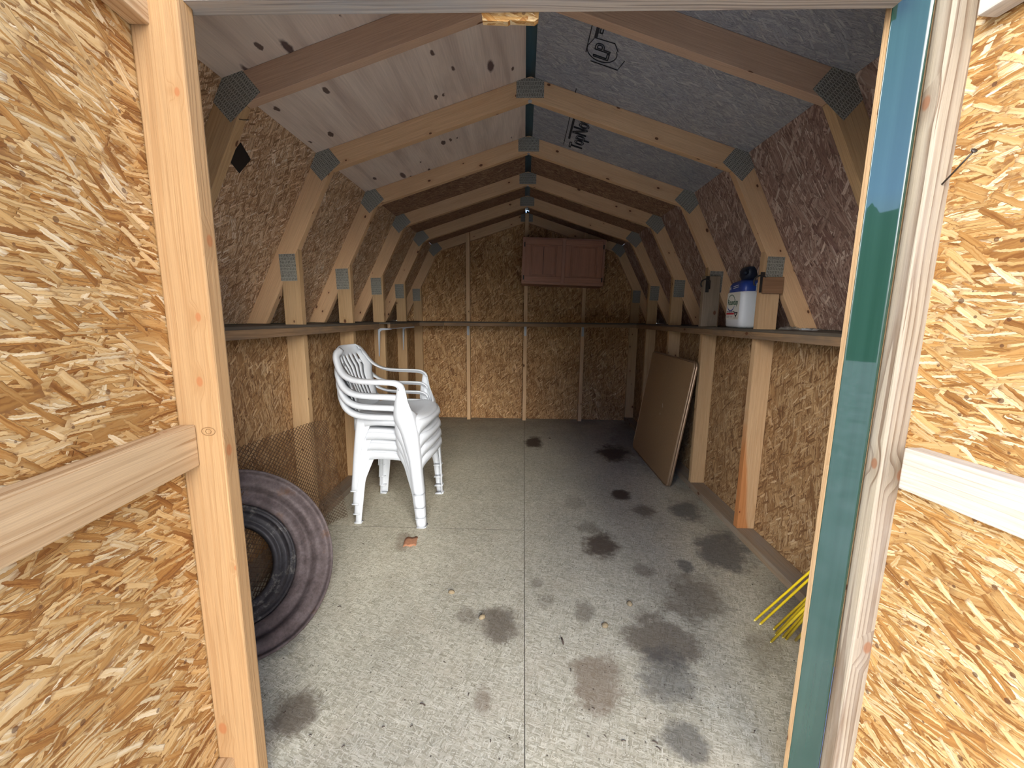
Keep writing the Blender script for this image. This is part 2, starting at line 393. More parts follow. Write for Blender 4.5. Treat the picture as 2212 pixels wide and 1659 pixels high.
M_['rail_r'] = wood('pine_rail_weathered', (.60, .52, .42), (.34, .25, .175), ring=.5, knots=.2, grey=((.66, .64, .60), .55, .42, .65), rings=14)
M_['header'] = wood('header_weathered', (.42, .36, .30), (.17, .14, .125), ring=.8, knots=.35, grey=((.30, .31, .32), .6, .42, .65))
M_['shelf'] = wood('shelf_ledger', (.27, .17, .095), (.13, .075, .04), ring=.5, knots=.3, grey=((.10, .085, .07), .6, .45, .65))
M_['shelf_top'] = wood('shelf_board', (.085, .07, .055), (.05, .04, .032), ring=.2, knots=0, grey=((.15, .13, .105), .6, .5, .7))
M_['sill'] = wood('sill_plate', (.27, .20, .135), (.15, .10, .06), ring=.4, knots=.3, grey=((.22, .20, .175), .7, .42, .65))
M_['weather'] = wood('weathered_board', (.26, .20, .14), (.16, .115, .075), ring=.4, knots=.1)
M_['scrap'] = wood('scrap_board', (.24, .13, .07), (.14, .07, .035), ring=.4, knots=.1)
M_['oak_frame'] = wood('oak_face_frame', (.46, .24, .165), (.28, .14, .09), ring=.35, knots=0, rings=24, rough=.45)
M_['oak'] = wood('oak_cabinet', (.43, .21, .135), (.24, .11, .065), ring=.35, knots=0, rings=24, rough=.45)
def heart(t, c):
    x, y, z = t.sxyz(t.geo())
    e = t.math('ADD', x, t.math('MULTIPLY', t.math('SUBTRACT', t.noise(t.geo(), 4, 2), .5), .05))
    lim = t.mr(z, .05, .62, 1.178, 1.115)
    m = t.mr(t.math('SUBTRACT', e, lim), -.008, .006, .85, 0)
    m = t.math('MULTIPLY', m, t.mr(z, .70, .80, 1, 0))
    return t.mix(m, c, t.vm('MULTIPLY', c, (.85, .48, .24)))
M_['stud_heart'] = wood('pine_stud_heartwood', (.50, .335, .19), (.37, .21, .10), ring=.45, knots=.35, knotc=(.13, .045, .02), extra=heart)
# plywood underside of the left roof slope, dark knots
def ply():
    t = NT('plywood_ceiling'); uv = t.uv()
    n = t.noise(t.map(uv, scale=(1.3, 10, 1)), 1, 4, .6, .6)
    c = t.ramp(n, [(.3, (.46, .36, .30)), (.5, (.63, .52, .44)), (.7, (.70, .59, .50))])
    f = t.noise(t.map(uv, scale=(6, 160, 1)), 1, 2, .6); c = t.vm('SCALE', c, scale=t.mr(f, .3, .7, .9, 1.07))
    for sc_, th, sz, col in [((2.6, 8), .72, .16, (.055, .022, .022)), ((7, 16), .84, .15, (.05, .02, .015))]:
        v = t.vor(t.map(t.vm('ADD', uv, t.vm('SCALE', t.noise(uv, 35, 3, .7, color=True), scale=.018)), scale=(*sc_, 1))); r = t.sep(v.outputs['Color'])
        m = t.math('MULTIPLY', t.math('GREATER_THAN', r[0], th), t.mr(v.outputs['Distance'], t.math('MULTIPLY', r[1], sz), t.math('ADD', t.math('MULTIPLY', r[1], sz), .05), .88, 0))
        c = t.mix(m, c, col)
    t.col(c); t.bump(f, .0004); return t.m
M_['ply'] = ply()
# galvanised truss plate with rows of punched teeth
def plate():
    t = NT('truss_plate_steel'); uv = t.uv(); b = t.n.new('ShaderNodeTexBrick')
    t.put(b.inputs[0], uv); b.offset = .5; b.inputs['Scale'].default_value = 1; b.inputs['Mortar Size'].default_value = .0014
    b.inputs['Brick Width'].default_value = .0075; b.inputs['Row Height'].default_value = .016; b.inputs['Mortar Smooth'].default_value = .3
    n = t.noise(uv, 300, 2, .6)
    slot = t.math('MULTIPLY', t.math('SUBTRACT', 1.0, b.outputs['Fac']), t.mr(n, .42, .55, .2, 1))
    c = t.mix(slot, (.36, .355, .31), (.10, .095, .08)); t.col(c)
    t.b.inputs['Metallic'].default_value = .1; t.b.inputs['Roughness'].default_value = .5; t.bump(t.math('SUBTRACT', 1.0, slot), .001); return t.m
M_['plate'] = plate()
M_['white'] = plain('white_plastic', (.58, .605, .64), .38, spec=.45, var=.03, vscale=8)
def green():
    t = NT('green_painted_metal'); p = t.geo(); n = t.noise(t.map(p, scale=(60, 60, 1.2)), 1, 3, .6)
    c = t.mix(t.mr(n, .4, .75, 0, .4), (.009, .035, .024), (.020, .058, .043)); 
    s = t.vor(t.map(p, scale=(1, 1, 1)), 14); t.col(c)
    t.b.inputs['Roughness'].default_value = .22; t.b.inputs['Specular IOR Level'].default_value = .1
    t.b.inputs['Coat Weight'].default_value = .85; t.b.inputs['Coat Roughness'].default_value = .02; t.b.inputs['Coat IOR'].default_value = 1.64; return t.m
M_['green'] = green()
M_['cap'] = plain('ridge_cap_metal', (.07, .13, .16), .4, .3)
M_['blue_reflection'] = plain('sky_reflection_blue', (.12, .19, .36), .4)  # flat blue colour standing in for reflected sky
M_['galv'] = plain('galvanised_bracket', (.38, .40, .43), .5, .15)
M_['bracket_w'] = plain('painted_bracket', (.46, .50, .56), .4, .2)
M_['dark_metal'] = plain('dark_steel', (.045, .04, .037), .5, .6)
M_['nail'] = plain('nail_steel', (.09, .075, .065), .45, .8)
M_['ink'] = plain('black_ink', (.022, .022, .028), .8)
M_['seam'] = plain('dark_seam', (.07, .06, .05), .95, spec=.05)  # flat dark fill for the gaps between floor sheets
M_['ink_b'] = plain('brown_ink', (.22, .12, .05), .8)
M_['yellow'] = plain('yellow_rod', (.80, .60, .02), .4, spec=.4)
M_['ytip'] = plain('yellow_rod_tip', (.62, .54, .16), .5)
def rustm():
    t = NT('rusted_steel'); p = t.obj(); n = t.noise(p, 9, 6, .7); n2 = t.noise(p, 90, 4, .7)
    c = t.ramp(n, [(.3, (.055, .043, .042)), (.46, (.095, .072, .070)), (.58, (.135, .107, .105)), (.72, (.13, .075, .05))])
    c = t.vm('SCALE', c, scale=t.mr(n2, .3, .7, .75, 1.2)); t.col(c)
    t.b.inputs['Roughness'].default_value = .62; t.b.inputs['Metallic'].default_value = .25; t.bump(n2, .0006); return t.m
M_['rust'] = rustm()
def blackm():
    t = NT('scuffed_black_steel'); p = t.obj(); n = t.noise(p, 14, 6, .75); n2 = t.noise(p, 60, 3, .7)
    c = t.mix(t.mr(n, .55, .72, 0, .8), (.035, .032, .034), (.26, .24, .21)); c = t.vm('SCALE', c, scale=t.mr(n2, .3, .7, .7, 1.3)); t.col(c)
    t.b.inputs['Roughness'].default_value = .5; t.b.inputs['Metallic'].default_value = .3; t.bump(n2, .0006); return t.m
M_['bead'] = blackm()
M_['meshm'] = plain('rusty_expanded_metal', (.105, .058, .032), .75, .3, var=.3, vscale=12)
M_['tabletop'] = plain('brown_vinyl', (.27, .17, .09), .5, spec=.35, var=.10, vscale=90, bump=.0003)
M_['tabletrim'] = plain('bronze_edge', (.36, .25, .16), .38, .6)
M_['tabledark'] = plain('table_frame_steel', (.03, .025, .022), .5, .4)
M_['jug'] = plain('translucent_white_jug', (.70, .73, .76), .4, spec=.4)
M_['label'] = plain('paper_label', (.66, .64, .58), .6)
M_['blue'] = plain('blue_shoulder', (.02, .05, .25), .35, spec=.5)
M_['navy'] = plain('dark_pump_cap', (.012, .018, .035), .4)
M_['red'] = plain('red_print', (.45, .02, .03), .6)
M_['greenink'] = plain('green_print', (.035, .10, .06), .6)
M_['leaf'] = plain('orange_leaf', (.42, .20, .11), .8, var=.15, vscale=120)
M_['debris'] = plain('dark_debris', (.07, .05, .04), .9)
M_['shell'] = plain('seed_shell', (.26, .20, .12), .8, var=.25, vscale=200)
M_['siding'] = plain('green_siding', (.05, .12, .09), .5)
M_['shingle'] = plain('grey_shingle', (.10, .10, .105), .9, var=.2, vscale=40)
M_['ground'] = plain('gravel_and_grass', (.60, .59, .54), .95, var=.3, vscale=3)
M_['plastic'] = plain('clear_wrap', (.55, .56, .55), .15, spec=.8)
M_['plastic'].node_tree.nodes['Principled BSDF'].inputs['Alpha'].default_value = .2

# ------------------------------------------------------------------ dimensions
S = .6096; Y1 = 1.4417
TY = [Y1+(k-1)*S for k in range(0, 7)]       # front faces of the trusses
XK, ZK, ZR, XE, ZS = .998, 1.8727, 2.1923, 1.4055, 1.0766
XI, XO = 1.119, 1.207
YF, YB = .84, 4.528
def isect(p, d, q, e):
    k = ((q[0]-p[0])*e[1]-(q[1]-p[1])*e[0])/(d[0]*e[1]-d[1]*e[0]); return (p[0]+d[0]*k, p[1]+d[1]*k)
ud = V((XK, ZK-ZR)).normalized(); un = V((ud.y, -ud.x))       # inward (down) normal of upper rafter
if un.y > 0: un = -un
ld = V((XE-XK, ZS-ZK)).normalized(); ln = V((ld.y, -ld.x))
if ln.x > 0: ln = -ln
W4 = .089
KI = isect((un.x*W4, ZR+un.y*W4), ud, (XK+ln.x*W4, ZK+ln.y*W4), ld)
ZRI = ZR+un.y*W4-(un.x*W4)*(ud.y/ud.x)
EI = isect((XK+ln.x*W4, ZK+ln.y*W4), ld, (0, ZS), (1, 0))

# ------------------------------------------------------------------ structure: ground, floor, walls, roof
g = box('ground', (-14, -16, -.30), (14, 14, -.22), M_['ground'], grain=(1, 0, 0)); struct(g)
fl = bpy.data.objects.new('floor', None); COL.objects.link(fl); struct(fl)
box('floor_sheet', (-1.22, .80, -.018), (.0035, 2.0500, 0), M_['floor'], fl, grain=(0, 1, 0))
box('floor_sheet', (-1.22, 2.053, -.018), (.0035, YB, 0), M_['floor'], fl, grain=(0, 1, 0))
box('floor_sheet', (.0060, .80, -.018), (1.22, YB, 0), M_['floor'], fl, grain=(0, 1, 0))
box('seam_filler', (.0031, .80, -.018), (.0064, YB, -.0006), M_['seam'], fl, grain=(0, 1, 0))
box('seam_filler', (-1.22, 2.0496, -.018), (.0035, 2.0534, -.0003), M_['seam'], fl, grain=(0, 1, 0))
box('subfloor', (-1.22, .80, -.22), (1.22, YB, -.0185), M_['debris'], fl, grain=(0, 1, 0))

wl_ = struct(slab('wall_left', [(-XO-.001, YF, 0), (-XO-.001, YB, 0), (-XO-.001, YB, 1.062), (-XO-.001, YF, 1.062)], (-.011, 0, 0), (0, 1, 0), M_['osb_wall']))
wr_ = struct(slab('wall_right', [(XO+.001, YF, 0), (XO+.001, YB, 0), (XO+.001, YB, 1.062), (XO+.001, YF, 1.062)], (.011, 0, 0), (0, 1, 0), M_['osb_wall_r']))
gam = [(-1.22, 0), (-1.22, ZS-.02), (-XE, ZS), (-XK, ZK), (0, ZR), (XK, ZK), (XE, ZS), (1.22, ZS-.02), (1.22, 0)]
wb = struct(slab('wall_back', [(x, YB, z) for x, z in gam], (0, .012, 0), (1, 0, 0), M_['osb_back']))
# front wall: siding in three pieces round the door opening (outer face painted)
wf = bpy.data.objects.new('wall_front', None); COL.objects.link(wf); struct(wf)
slab('siding_panel', [(x, YF, z) for x, z in [(-1.22, -.1), (-1.22, ZS-.02), (-XE, ZS), (-XK, ZK), (-.706, ZR-.226), (-.706, -.1)]], (0, .012, 0), (0, 0, 1), M_['siding'], wf)
slab('siding_panel', [(x, YF, z) for x, z in [(1.22, -.1), (1.22, ZS-.02), (XE, ZS), (XK, ZK), (.79, ZR-.253), (.79, -.1)]], (0, .012, 0), (0, 0, 1), M_['siding'], wf)
slab('siding_panel', [(x, YF, z) for x, z in [(-.706, 1.76), (-.706, ZR-.226), (0, ZR), (.79, ZR-.253), (.79, 1.76)]], (0, .012, 0), (1, 0, 0), M_['siding'], wf)

def roofsheet(name, s, lower, y0, y1, mat, parent, grain):
    if lower: a, b, n = (s*XK, ZK), (s*XE, ZS), (-s*ln.x, -ln.y)
    else: a, b, n = (s*.021, ZR-.021*abs(ud.y/ud.x)), (s*XK, ZK), (-s*un.x, -un.y)
    t = .011; e = .0005
    pts = [(a[0]+n[0]*e, y0, a[1]+n[1]*e), (b[0]+n[0]*e, y0, b[1]+n[1]*e), (b[0]+n[0]*e, y1, b[1]+n[1]*e), (a[0]+n[0]*e, y1, a[1]+n[1]*e)]
    return slab(name, pts, (n[0]*t, 0, n[1]*t), grain, mat, parent)
ce = bpy.data.objects.new('ceiling', None); COL.objects.link(ce); struct(ce)
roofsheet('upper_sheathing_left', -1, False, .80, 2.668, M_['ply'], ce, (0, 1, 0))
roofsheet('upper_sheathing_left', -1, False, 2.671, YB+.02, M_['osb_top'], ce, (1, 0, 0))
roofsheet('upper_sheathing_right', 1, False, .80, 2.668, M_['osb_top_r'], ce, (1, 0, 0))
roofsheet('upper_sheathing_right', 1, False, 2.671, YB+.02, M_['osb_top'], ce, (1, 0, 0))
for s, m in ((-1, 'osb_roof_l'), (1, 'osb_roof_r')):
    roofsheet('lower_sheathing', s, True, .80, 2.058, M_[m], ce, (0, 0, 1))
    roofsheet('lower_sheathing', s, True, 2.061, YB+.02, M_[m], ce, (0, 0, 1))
    # roofing outside keeps the light out
    o_ = .03
    slab('roofing', [(s*(XK+.03), .78, ZK+.045), (s*(XE+.05), .78, ZS+.0), (s*(XE+.05), 4.56, ZS+.0), (s*(XK+.03), 4.56, ZK+.045)], (s*.006, 0, .003), (0, 1, 0), M_['shingle'], ce)
    slab('roofing', [(s*.06, .78, ZR+.003), (s*(XK+.03), .78, ZK+.045-.02), (s*(XK+.03), 4.56, ZK+.045-.02), (s*.06, 4.56, ZR+.003)], (0, 0, .02), (0, 1, 0), M_['shingle'], ce)
    slab('soffit', [(s*1.219, .80, ZS-.03), (s*(XE+.05), .80, ZS-.03), (s*(XE+.05), 4.55, ZS-.03), (s*1.219, 4.55, ZS-.03)], (0, 0, .006), (0, 1, 0), M_['siding'], ce)
    box('fascia', (min(s*(XE+.015), s*(XE+.03)), .79, ZS-.05), (max(s*(XE+.015), s*(XE+.03)), 4.55, ZS+.06), M_['siding'], ce, grain=(0, 1, 0))
    slab('ridge_cap', [(0, .78, ZR+.035), (s*.11, .78, ZR+.006), (s*.11, 4.535, ZR+.006), (0, 4.535, ZR+.035)], (0, 0, .003), (0, 1, 0), M_['cap'], ce)
slab('ridge_end_block', [(-.06, 4.536, ZR-.02), (-.018, 4.536, ZR+.034), (-.014, 4.536, ZR+.0338), (-.008, 4.536, ZR+.005), (.0, 4.536, ZR+.034), (.06, 4.536, ZR+.01), (.06, 4.536, ZR-.02)], (0, .01, 0), (1, 0, 0), M_['siding'], ce)

# sill plates
b = box('baseboard_left', (-XO, .845, 0), (-1.115, YB-.002, .038), M_['sill'], bevel=.003); struct(b)
b = box('baseboard_right', (1.115, .845, 0), (XO, YB-.002, .038), M_['sill'], bevel=.003); struct(b)

# ------------------------------------------------------------------ door frame
b = box('trim_1', (-.706, .786, -.10), (-.617, .824, 1.75), M_['post'], bevel=.004); struct(b)
for nm in ('post_stamp',):
    z0 = at(450, 932, 1, .7855)
    P = [V((z0.x+.014*math.cos(a), .7852, z0.z+.0085*math.sin(a))) for a in [k*math.pi/12 for k in range(25)]]
    tube(nm, [p-b.location for p in P], .0007, M_['ink_b'], b, 5)
    P = [V((z0.x+.006*math.cos(a), .7852, z0.z+.0055*math.sin(a))) for a in [k*math.pi/3 for k in range(7)]]
    tube(nm, [p-b.location for p in P], .0006, M_['ink_b'], b, 5)
b = box('trim_2', (.697, .800, -.10), (.786, .838, 1.75), M_['post_r'], bevel=.004); struct(b)
b = box('trim_3', (-.66, .800, 1.661), (.6252, .838, 1.75), M_['header'], bevel=.002)
struct(b)
# green siding strip beside the right post, raw sheet edge towards the opening
gp = box('trim_4', (.6256, .8405, -.12), (.72, .8525, 1.90), M_['stud'], grain=(0, 0, 1)); struct(gp)
P = []
for z in (-.12, -.118, -.115, 1.895, 1.898, 1.90):
    P.append([V((x, .8405-.0012-h*.85, z))-gp.location for x, h in [(.6262, 0), (.6275, .0008), (.6288, .0016), (.650, .0124), (.672, .0236), (.677, .0262), (.6785, .0262), (.680, .024), (.683, .015), (.686, .002)]])
grid('green_metal_face', P, M_['green'], gp, .0008)
box('blue_reflection_strip', (.6945, .8366, -.12), (.6968, .8392, .35), M_['blue_reflection'], gp).location -= gp.location  # thin strip paints the sky's reflection along the metal's lower right edge
# studs hidden behind the opening edges and cripple above
for x0, x1 in ((-.74, -.70), (.735, .775)):
    tag(box('door_frame_stud', (x0, .853, 0), (x1, .935, 1.78), M_['stud']), 'pine stud just inside the front wall at the %s edge of the doorway' % ('left' if x0 < 0 else 'right'), 'stud')
chip = slab('board_scrap', [(-.098, .8385, 1.664), (-.096, .8385, 1.650), (-.05, .8385, 1.6475), (-.046, .8385, 1.650), (-.002, .8385, 1.6475), (.005, .8385, 1.652), (.006, .8385, 1.664)], (0, .012, 0), (1, 0, 0), M_['osb_door'])
tag(chip, 'short strip of bright strand board sticking out below the door header', 'wood scrap')

# ------------------------------------------------------------------ doors
def door(name, hinge, d, n, mat, railmat, zb, zt, rails, L=.75):
    """hinge: OSB plane start (x,y), d: direction towards the free edge, n: inward normal"""
    D = bpy.data.objects.new(name, None); COL.objects.link(D); struct(D)
    d, n = V(d).normalized(), V(n).normalized(); h = V((*hinge, 0))
    def q(t, o, z): return h+d*t+n*o+V((0, 0, z))
    slab('door_panel', [q(-.03, 0, zb), q(L, 0, zb), q(L, 0, zt), q(-.03, 0, zt)], -n*.011, d, mat, D)
    slab('door_skin', [q(0, -.0115, zb), q(L, -.0115, zb), q(L, -.0115, zt), q(0, -.0115, zt)], -n*.003, d, M_['siding'], D)
    for (nm, t0, z0, z1) in rails:
        slab(nm, [q(t0, .0005, z0), q(L-.002, .0005, z0), q(L-.002, .0005, z1), q(t0, .0005, z1)], n*.036, d, railmat, D, bevel=.003)
    slab('free_edge_stile', [q(L-.09, .0005, zb), q(L-.001, .0005, zb), q(L-.001, .0005, zt), q(L-.09, .0005, zt)], n*.0345, (0, 0, 1), railmat, D, bevel=.003)
    return D
dl = V((.036, -.345, 0)).normalized(); nl = V((-dl.y, dl.x, 0)); nl = nl if nl.x > 0 else -nl
dr = V((.017, -.181, 0)).normalized(); nr = V((-dr.y, dr.x, 0)); nr = nr if nr.x < 0 else -nr
DL = door('door_1', (-.706, .7855), dl, nl, M_['osb_door'], M_['rail'], -.08, 1.80, [('middle_rail', .004, .8155, .901), ('top_rail', .0, 1.615, 1.70), ('bottom_rail', .0, .02, .108)])
DR = door('door_2', (.737, .7995), dr, nr, M_['osb_door_r'], M_['rail_r'], -.08, 1.80, [('middle_rail', .030, .806, .8865), ('top_rail', .03, 1.602, 1.685)])
# long nail sticking out of the right post
a_, b_ = at(2035, 398, 1, .799), at(2104, 326, 1, .745)
nl_ = thing('nail', 'long dark nail sticking out of the weathered post at the right door', 'nail', a_)
tube('shank', [V(), b_-a_], .0014, M_['nail'], nl_, 8)
dd = (b_-a_).normalized(); tube('head', [b_-a_-dd*.0002, b_-a_+dd*.0015], .0042, M_['nail'], nl_, 10)

# ------------------------------------------------------------------ trusses and studs
ORD = ['front', 'nearest full', 'second', 'third', 'fourth', 'fifth', 'back']
TL = {1: 'pine roof truss nearest the doorway, big dark plates at its knees',
      2: 'pine roof truss second from the doorway, one end above the white jug',
      3: 'pine roof truss third from the doorway, grey board standing at its right foot',
      4: 'pine roof truss fourth from the doorway, between the third and the fifth',
      5: 'pine roof truss just in front of the back gable, many small knots',
      6: 'dim pine truss flat against the back wall behind the wall cabinet'}
def plate_at(y, cx, cz, w, h, ang, parent, org):
    c, s = math.cos(ang), math.sin(ang); yy = y-.0012
    pts = [V((cx+c*a-s*b, yy, cz+s*a+c*b)) for a, b in [(-w/2, -h/2), (w/2, -h/2), (w/2, h/2), (-w/2, h/2)]]
    return slab('connector_plate', [p-org for p in pts], (0, .0011, 0), (c, 0, s), M_['plate'], parent, origin=(0, 0, 0), off=(0, 0))
for k in range(0, 7):
    y = TY[k]
    if k == 0: y = .854
    T = thing('roof_truss', TL.get(k, 'pine roof truss hidden inside the front gable above the doorway'), 'roof truss', (0, y, ZS))
    org = V((0, y, ZS)); mat = M_['truss_near'] if k <= 1 else M_['truss']
    G = .0006
    for s in (-1, 1):
        sd = 'left' if s < 0 else 'right'
        # upper rafter, mitred at ridge and knee
        pts = [(s*G, ZRI), (s*KI[0]-s*G, KI[1]), (s*XK-s*G, ZK), (s*G, ZR)]
        slab('rafter', [V((x, y, z))-org for x, z in pts], (0, .038, 0), (s*ud.x, 0, ud.y), mat, T, bevel=.0015, origin=(0, 0, 0))
        pts = [(s*KI[0], KI[1]-G), (s*EI[0], ZS+.001), (s*XE, ZS+.001), (s*XK, ZK-G)]
        slab('knee_leg', [V((x, y, z))-org for x, z in pts], (0, .038, 0), (s*ld.x, 0, ld.y), M_['truss'] if k != 1 else M_['stud'], T, bevel=.0015, origin=(0, 0, 0))
        # plates
        dk = 1.0
        mx_, mz_ = s*(XK+KI[0])/2, (ZK+KI[1])/2
        wv = (.105, .125) if k > 1 else (.115, .14)
        plate_at(y, mx_, mz_-.005, wv[0], wv[1], math.atan2((ud.y+ld.y)/2, s*(ud.x+ld.x)/2)+math.pi/2, T, org)
        if k != 0: plate_at(y, s*1.172, 1.352, .080, .128, -s*.03, T, org)
    if k not in (0,):
        plate_at(y, 0, (ZR+ZRI)/2-.002, .125, .080, math.pi/2 if False else 0, T, org)
        if k < 6:
            slab('gusset_edge', [V((-.03, y+.004, ZRI-.001))-org, V((.03, y+.004, ZRI-.001))-org, V((.03, y+.03, ZRI-.001))-org, V((-.03, y+.03, ZRI-.001))-org], (0, 0, -.0015), (1, 0, 0), M_['galv'], T, origin=(0, 0, 0))
    # wall studs
    zi = ZS+(EI[0]-XI)*abs(ld.y/ld.x); zo = ZS+(EI[0]-XO)*abs(ld.y/ld.x)
    for s in (-1, 1):
        sd = 'left' if s < 0 else 'right'
        lab = {0: 'pine wall stud hidden in the front %s corner' % sd,
               1: 'pine stud of the %s wall nearest the doorway' % sd,
               2: ('pine stud of the left wall rising behind the rusty mesh' if s < 0 else 'orange streaked pine stud with dark knots on the right wall'),
               3: ('pine stud of the left wall right behind the chair stack' if s < 0 else 'coarse grained pine stud beside the leaning table, grey board above'),
               4: 'pine stud of the %s wall fourth from the doorway' % sd,
               5: 'pine stud of the %s wall fifth from the doorway' % sd,
               6: 'pine corner stud where the %s wall meets the back wall' % sd}[k]
        pts = [(s*XI, .039), (s*XO, .039), (s*XO, zo-.001), (s*XI, zi-.001)]
        m = M_['stud_heart'] if (k == 2 and s > 0) else M_['stud']
        st = slab('wall_stud', [(x, y+.0004, z) for x, z in pts], (0, .0375, 0), (0, 0, 1), m, bevel=.0015)
        tag(st, lab, 'stud', 'studs of the side walls')
# back wall studs (38 mm edge showing)
def roof_z(x): return ZR-abs(x)*(ZR-ZK)/XK
for x, nm in ((-.61, 'thin pine stud on the back wall left of the cabinet'), (.002, 'thin pine stud up the middle of the back wall to the ridge'), (.612, 'thin pine stud on the back wall under the right end of the cabinet')):
    y0, y1 = 4.434, 4.488
    st = slab('wall_stud', [(x-.019, y0, .001), (x+.019, y0, .001), (x+.019, y0, roof_z(x+.019)-.012), (x-.019, y0, roof_z(x-.019)-.012)], (0, y1-y0, 0), (0, 0, 1), M_['stud_back'], bevel=.0015)
    tag(st, nm, 'stud', 'studs of the back wall')

# dark square patch on left roof sheathing and nail by first truss
def lroof(u, v, s=-1):
    d = ray(u, v); a = V((s*XK, ZK)); e_ = V((s*XE, ZS))-a; nn = V((e_.y, -e_.x))
    t = (a-V((CAM.x, CAM.z))).dot(nn)/V((d.x, d.z)).dot(nn); return CAM+d*t
def uroof(u, v, s=1):
    d = ray(u, v); a = V((0, ZR)); e_ = V((s*XK, ZK))-a; nn = V((e_.y, -e_.x))
    t = (a-V((CAM.x, CAM.z))).dot(nn)/V((d.x, d.z)).dot(nn); return CAM+d*t
inn = V((ln.x*-1, 0, ln.y))  # inward normal on the left lower slope
P = [lroof(u, v)+V((.9, 0, -.45))*.0015 for u, v in ((519, 307), (541, 344), (516, 374), (492, 344))]
sm = slab('dark_patch', P, (.0006, 0, -.0003), (0, 1, 0), M_['dark_metal'], bevel=.0)
tag(sm, 'dark square patch on the left roof boards beside the nearest truss', 'patch')
a_ = at(514, 257, 1, Y1); tb = tube('bent_nail', [at(515, 257, 1, Y1+.01), at(525, 259, 1, Y1-.005), at(538, 259, 1, Y1-.012)], .0013, M_['nail'], None, 6)
tag(tb, 'small nail sticking out of the nearest left truss leg', 'nail')

# ------------------------------------------------------------------ printed marks on the right ceiling
ux = V((ud.x, 0, ud.y)).normalized()
def stamp(o3, body, size, logo=True, length=.5):
    R = bpy.data.objects.new('panel_stamp', None); COL.objects.link(R); R.parent = ce
    o3 = o3-V((0, 0, .0022))
    # text runs towards the doorway (-Y), letter tops towards the ridge
    tx, ty = V((0, -1, 0)), -ux
    def w_(a, b): return o3+tx*a+ty*b
    if body:
        text_mesh('stamp_letters', body, size, M_['ink'], R, frame(w_(.15, .0), tx, ty), outline=.0022, align='LEFT', sx_=1.0)
    for a in (0,):
        tube('stamp_line', [w_(.03, .075), w_(length, .075)], .0017, M_['ink'], R, 6)
        slab('stamp_bar', [w_(.12, .058), w_(.36, .058), w_(.36, .046), w_(.12, .046)], (0, 0, .0004), (0, 1, 0), M_['ink'], R)
    if logo:
        tube('stamp_logo', [w_(.06+.058*math.cos(t), .016+.058*math.sin(t)) for t in [math.radians(80+k*12) for k in range(19)]], .0015, M_['ink'], R, 6)
        tube('stamp_logo', [w_(.06+.058*math.cos(math.radians(80)), .073), w_(.12, .055), w_(.125, -.02), w_(.09, -.04)], .0015, M_['ink'], R, 6)
        text_mesh('stamp_letters', 'LP', .085, M_['ink'], R, frame(w_(.058, .012), tx, ty), outline=.0020, sx_=1.0)
        tube('stamp_line', [w_(-.012, .05), w_(-.012, -.062), w_(.05, -.075)], .0016, M_['ink'], R, 6)
    return R
p1 = uroof(1268, 105); p1 = V((p1.x+.07, 1.79, 0)); p1.z = ZR-abs(p1.x)*(ZR-ZK)/XK
stamp(p1, 'TopNotch', .11, True, .8)
p2 = V((.275, 2.64, 0)); p2.z = ZR-abs(p2.x)*(ZR-ZK)/XK
stamp(p2, None, .1, False, .62)
text_mesh('stamp_letters', 'TopNotch', .11, M_['ink'], ce, frame(p2-V((0, 0, .0022))+V((0, -.02, 0)), V((0, -1, 0)), -ux), outline=.0022, align='LEFT')

# ------------------------------------------------------------------ shelves
def shelf(name, label, ledger, board, brackets=()):
    R = thing(name, label, 'shelf', (0, 0, 0))
    for pts, z0, z1, gr in ledger: slab('front_ledger', [(x, y, z0) for x, y in pts], (0, 0, z1-z0), gr, M_['shelf'], R, bevel=.002)
    for pts, gr in board: slab('shelf_board', [(x, y, ZS-.0125) for x, y in pts], (0, 0, .0115), gr, M_['shelf_top'], R)
    return R
YL0, YL1 = .858, 3.04
G3 = [TY[k] for k in range(7)]
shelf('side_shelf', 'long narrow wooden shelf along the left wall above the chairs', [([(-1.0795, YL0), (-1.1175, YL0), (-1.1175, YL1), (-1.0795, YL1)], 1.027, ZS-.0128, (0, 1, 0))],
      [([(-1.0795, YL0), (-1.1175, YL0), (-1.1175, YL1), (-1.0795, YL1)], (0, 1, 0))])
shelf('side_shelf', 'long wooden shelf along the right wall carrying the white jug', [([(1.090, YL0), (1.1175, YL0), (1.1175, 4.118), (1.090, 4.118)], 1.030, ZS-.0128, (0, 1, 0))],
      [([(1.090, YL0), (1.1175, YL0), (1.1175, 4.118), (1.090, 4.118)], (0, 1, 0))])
# deep boards lying behind the studs, out to the eaves (between studs)
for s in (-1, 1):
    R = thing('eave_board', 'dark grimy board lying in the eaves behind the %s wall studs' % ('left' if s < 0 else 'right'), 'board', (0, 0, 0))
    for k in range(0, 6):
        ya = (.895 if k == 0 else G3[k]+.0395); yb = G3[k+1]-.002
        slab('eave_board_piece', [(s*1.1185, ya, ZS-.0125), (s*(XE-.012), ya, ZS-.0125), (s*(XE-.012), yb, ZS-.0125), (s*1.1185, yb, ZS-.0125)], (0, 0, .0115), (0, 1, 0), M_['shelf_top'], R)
R = shelf('corner_shelf', 'deep shelf in the back left corner held by pale brackets',
      [([(-1.000, 3.045), (-1.022, 3.045), (-1.022, 3.93), (-1.000, 3.91)], 1.034, ZS-.0128, (0, 1, 0)), ([(-1.000, 3.912), (-1.02, 3.932), (-.83, 4.117), (-.805, 4.117)], 1.034, ZS-.0128, (1, 1, 0))],
      [([(-1.000, 3.045), (-1.1175, 3.045), (-1.1175, 4.117), (-.805, 4.117), (-1.0, 3.912)], (0, 1, 0))])
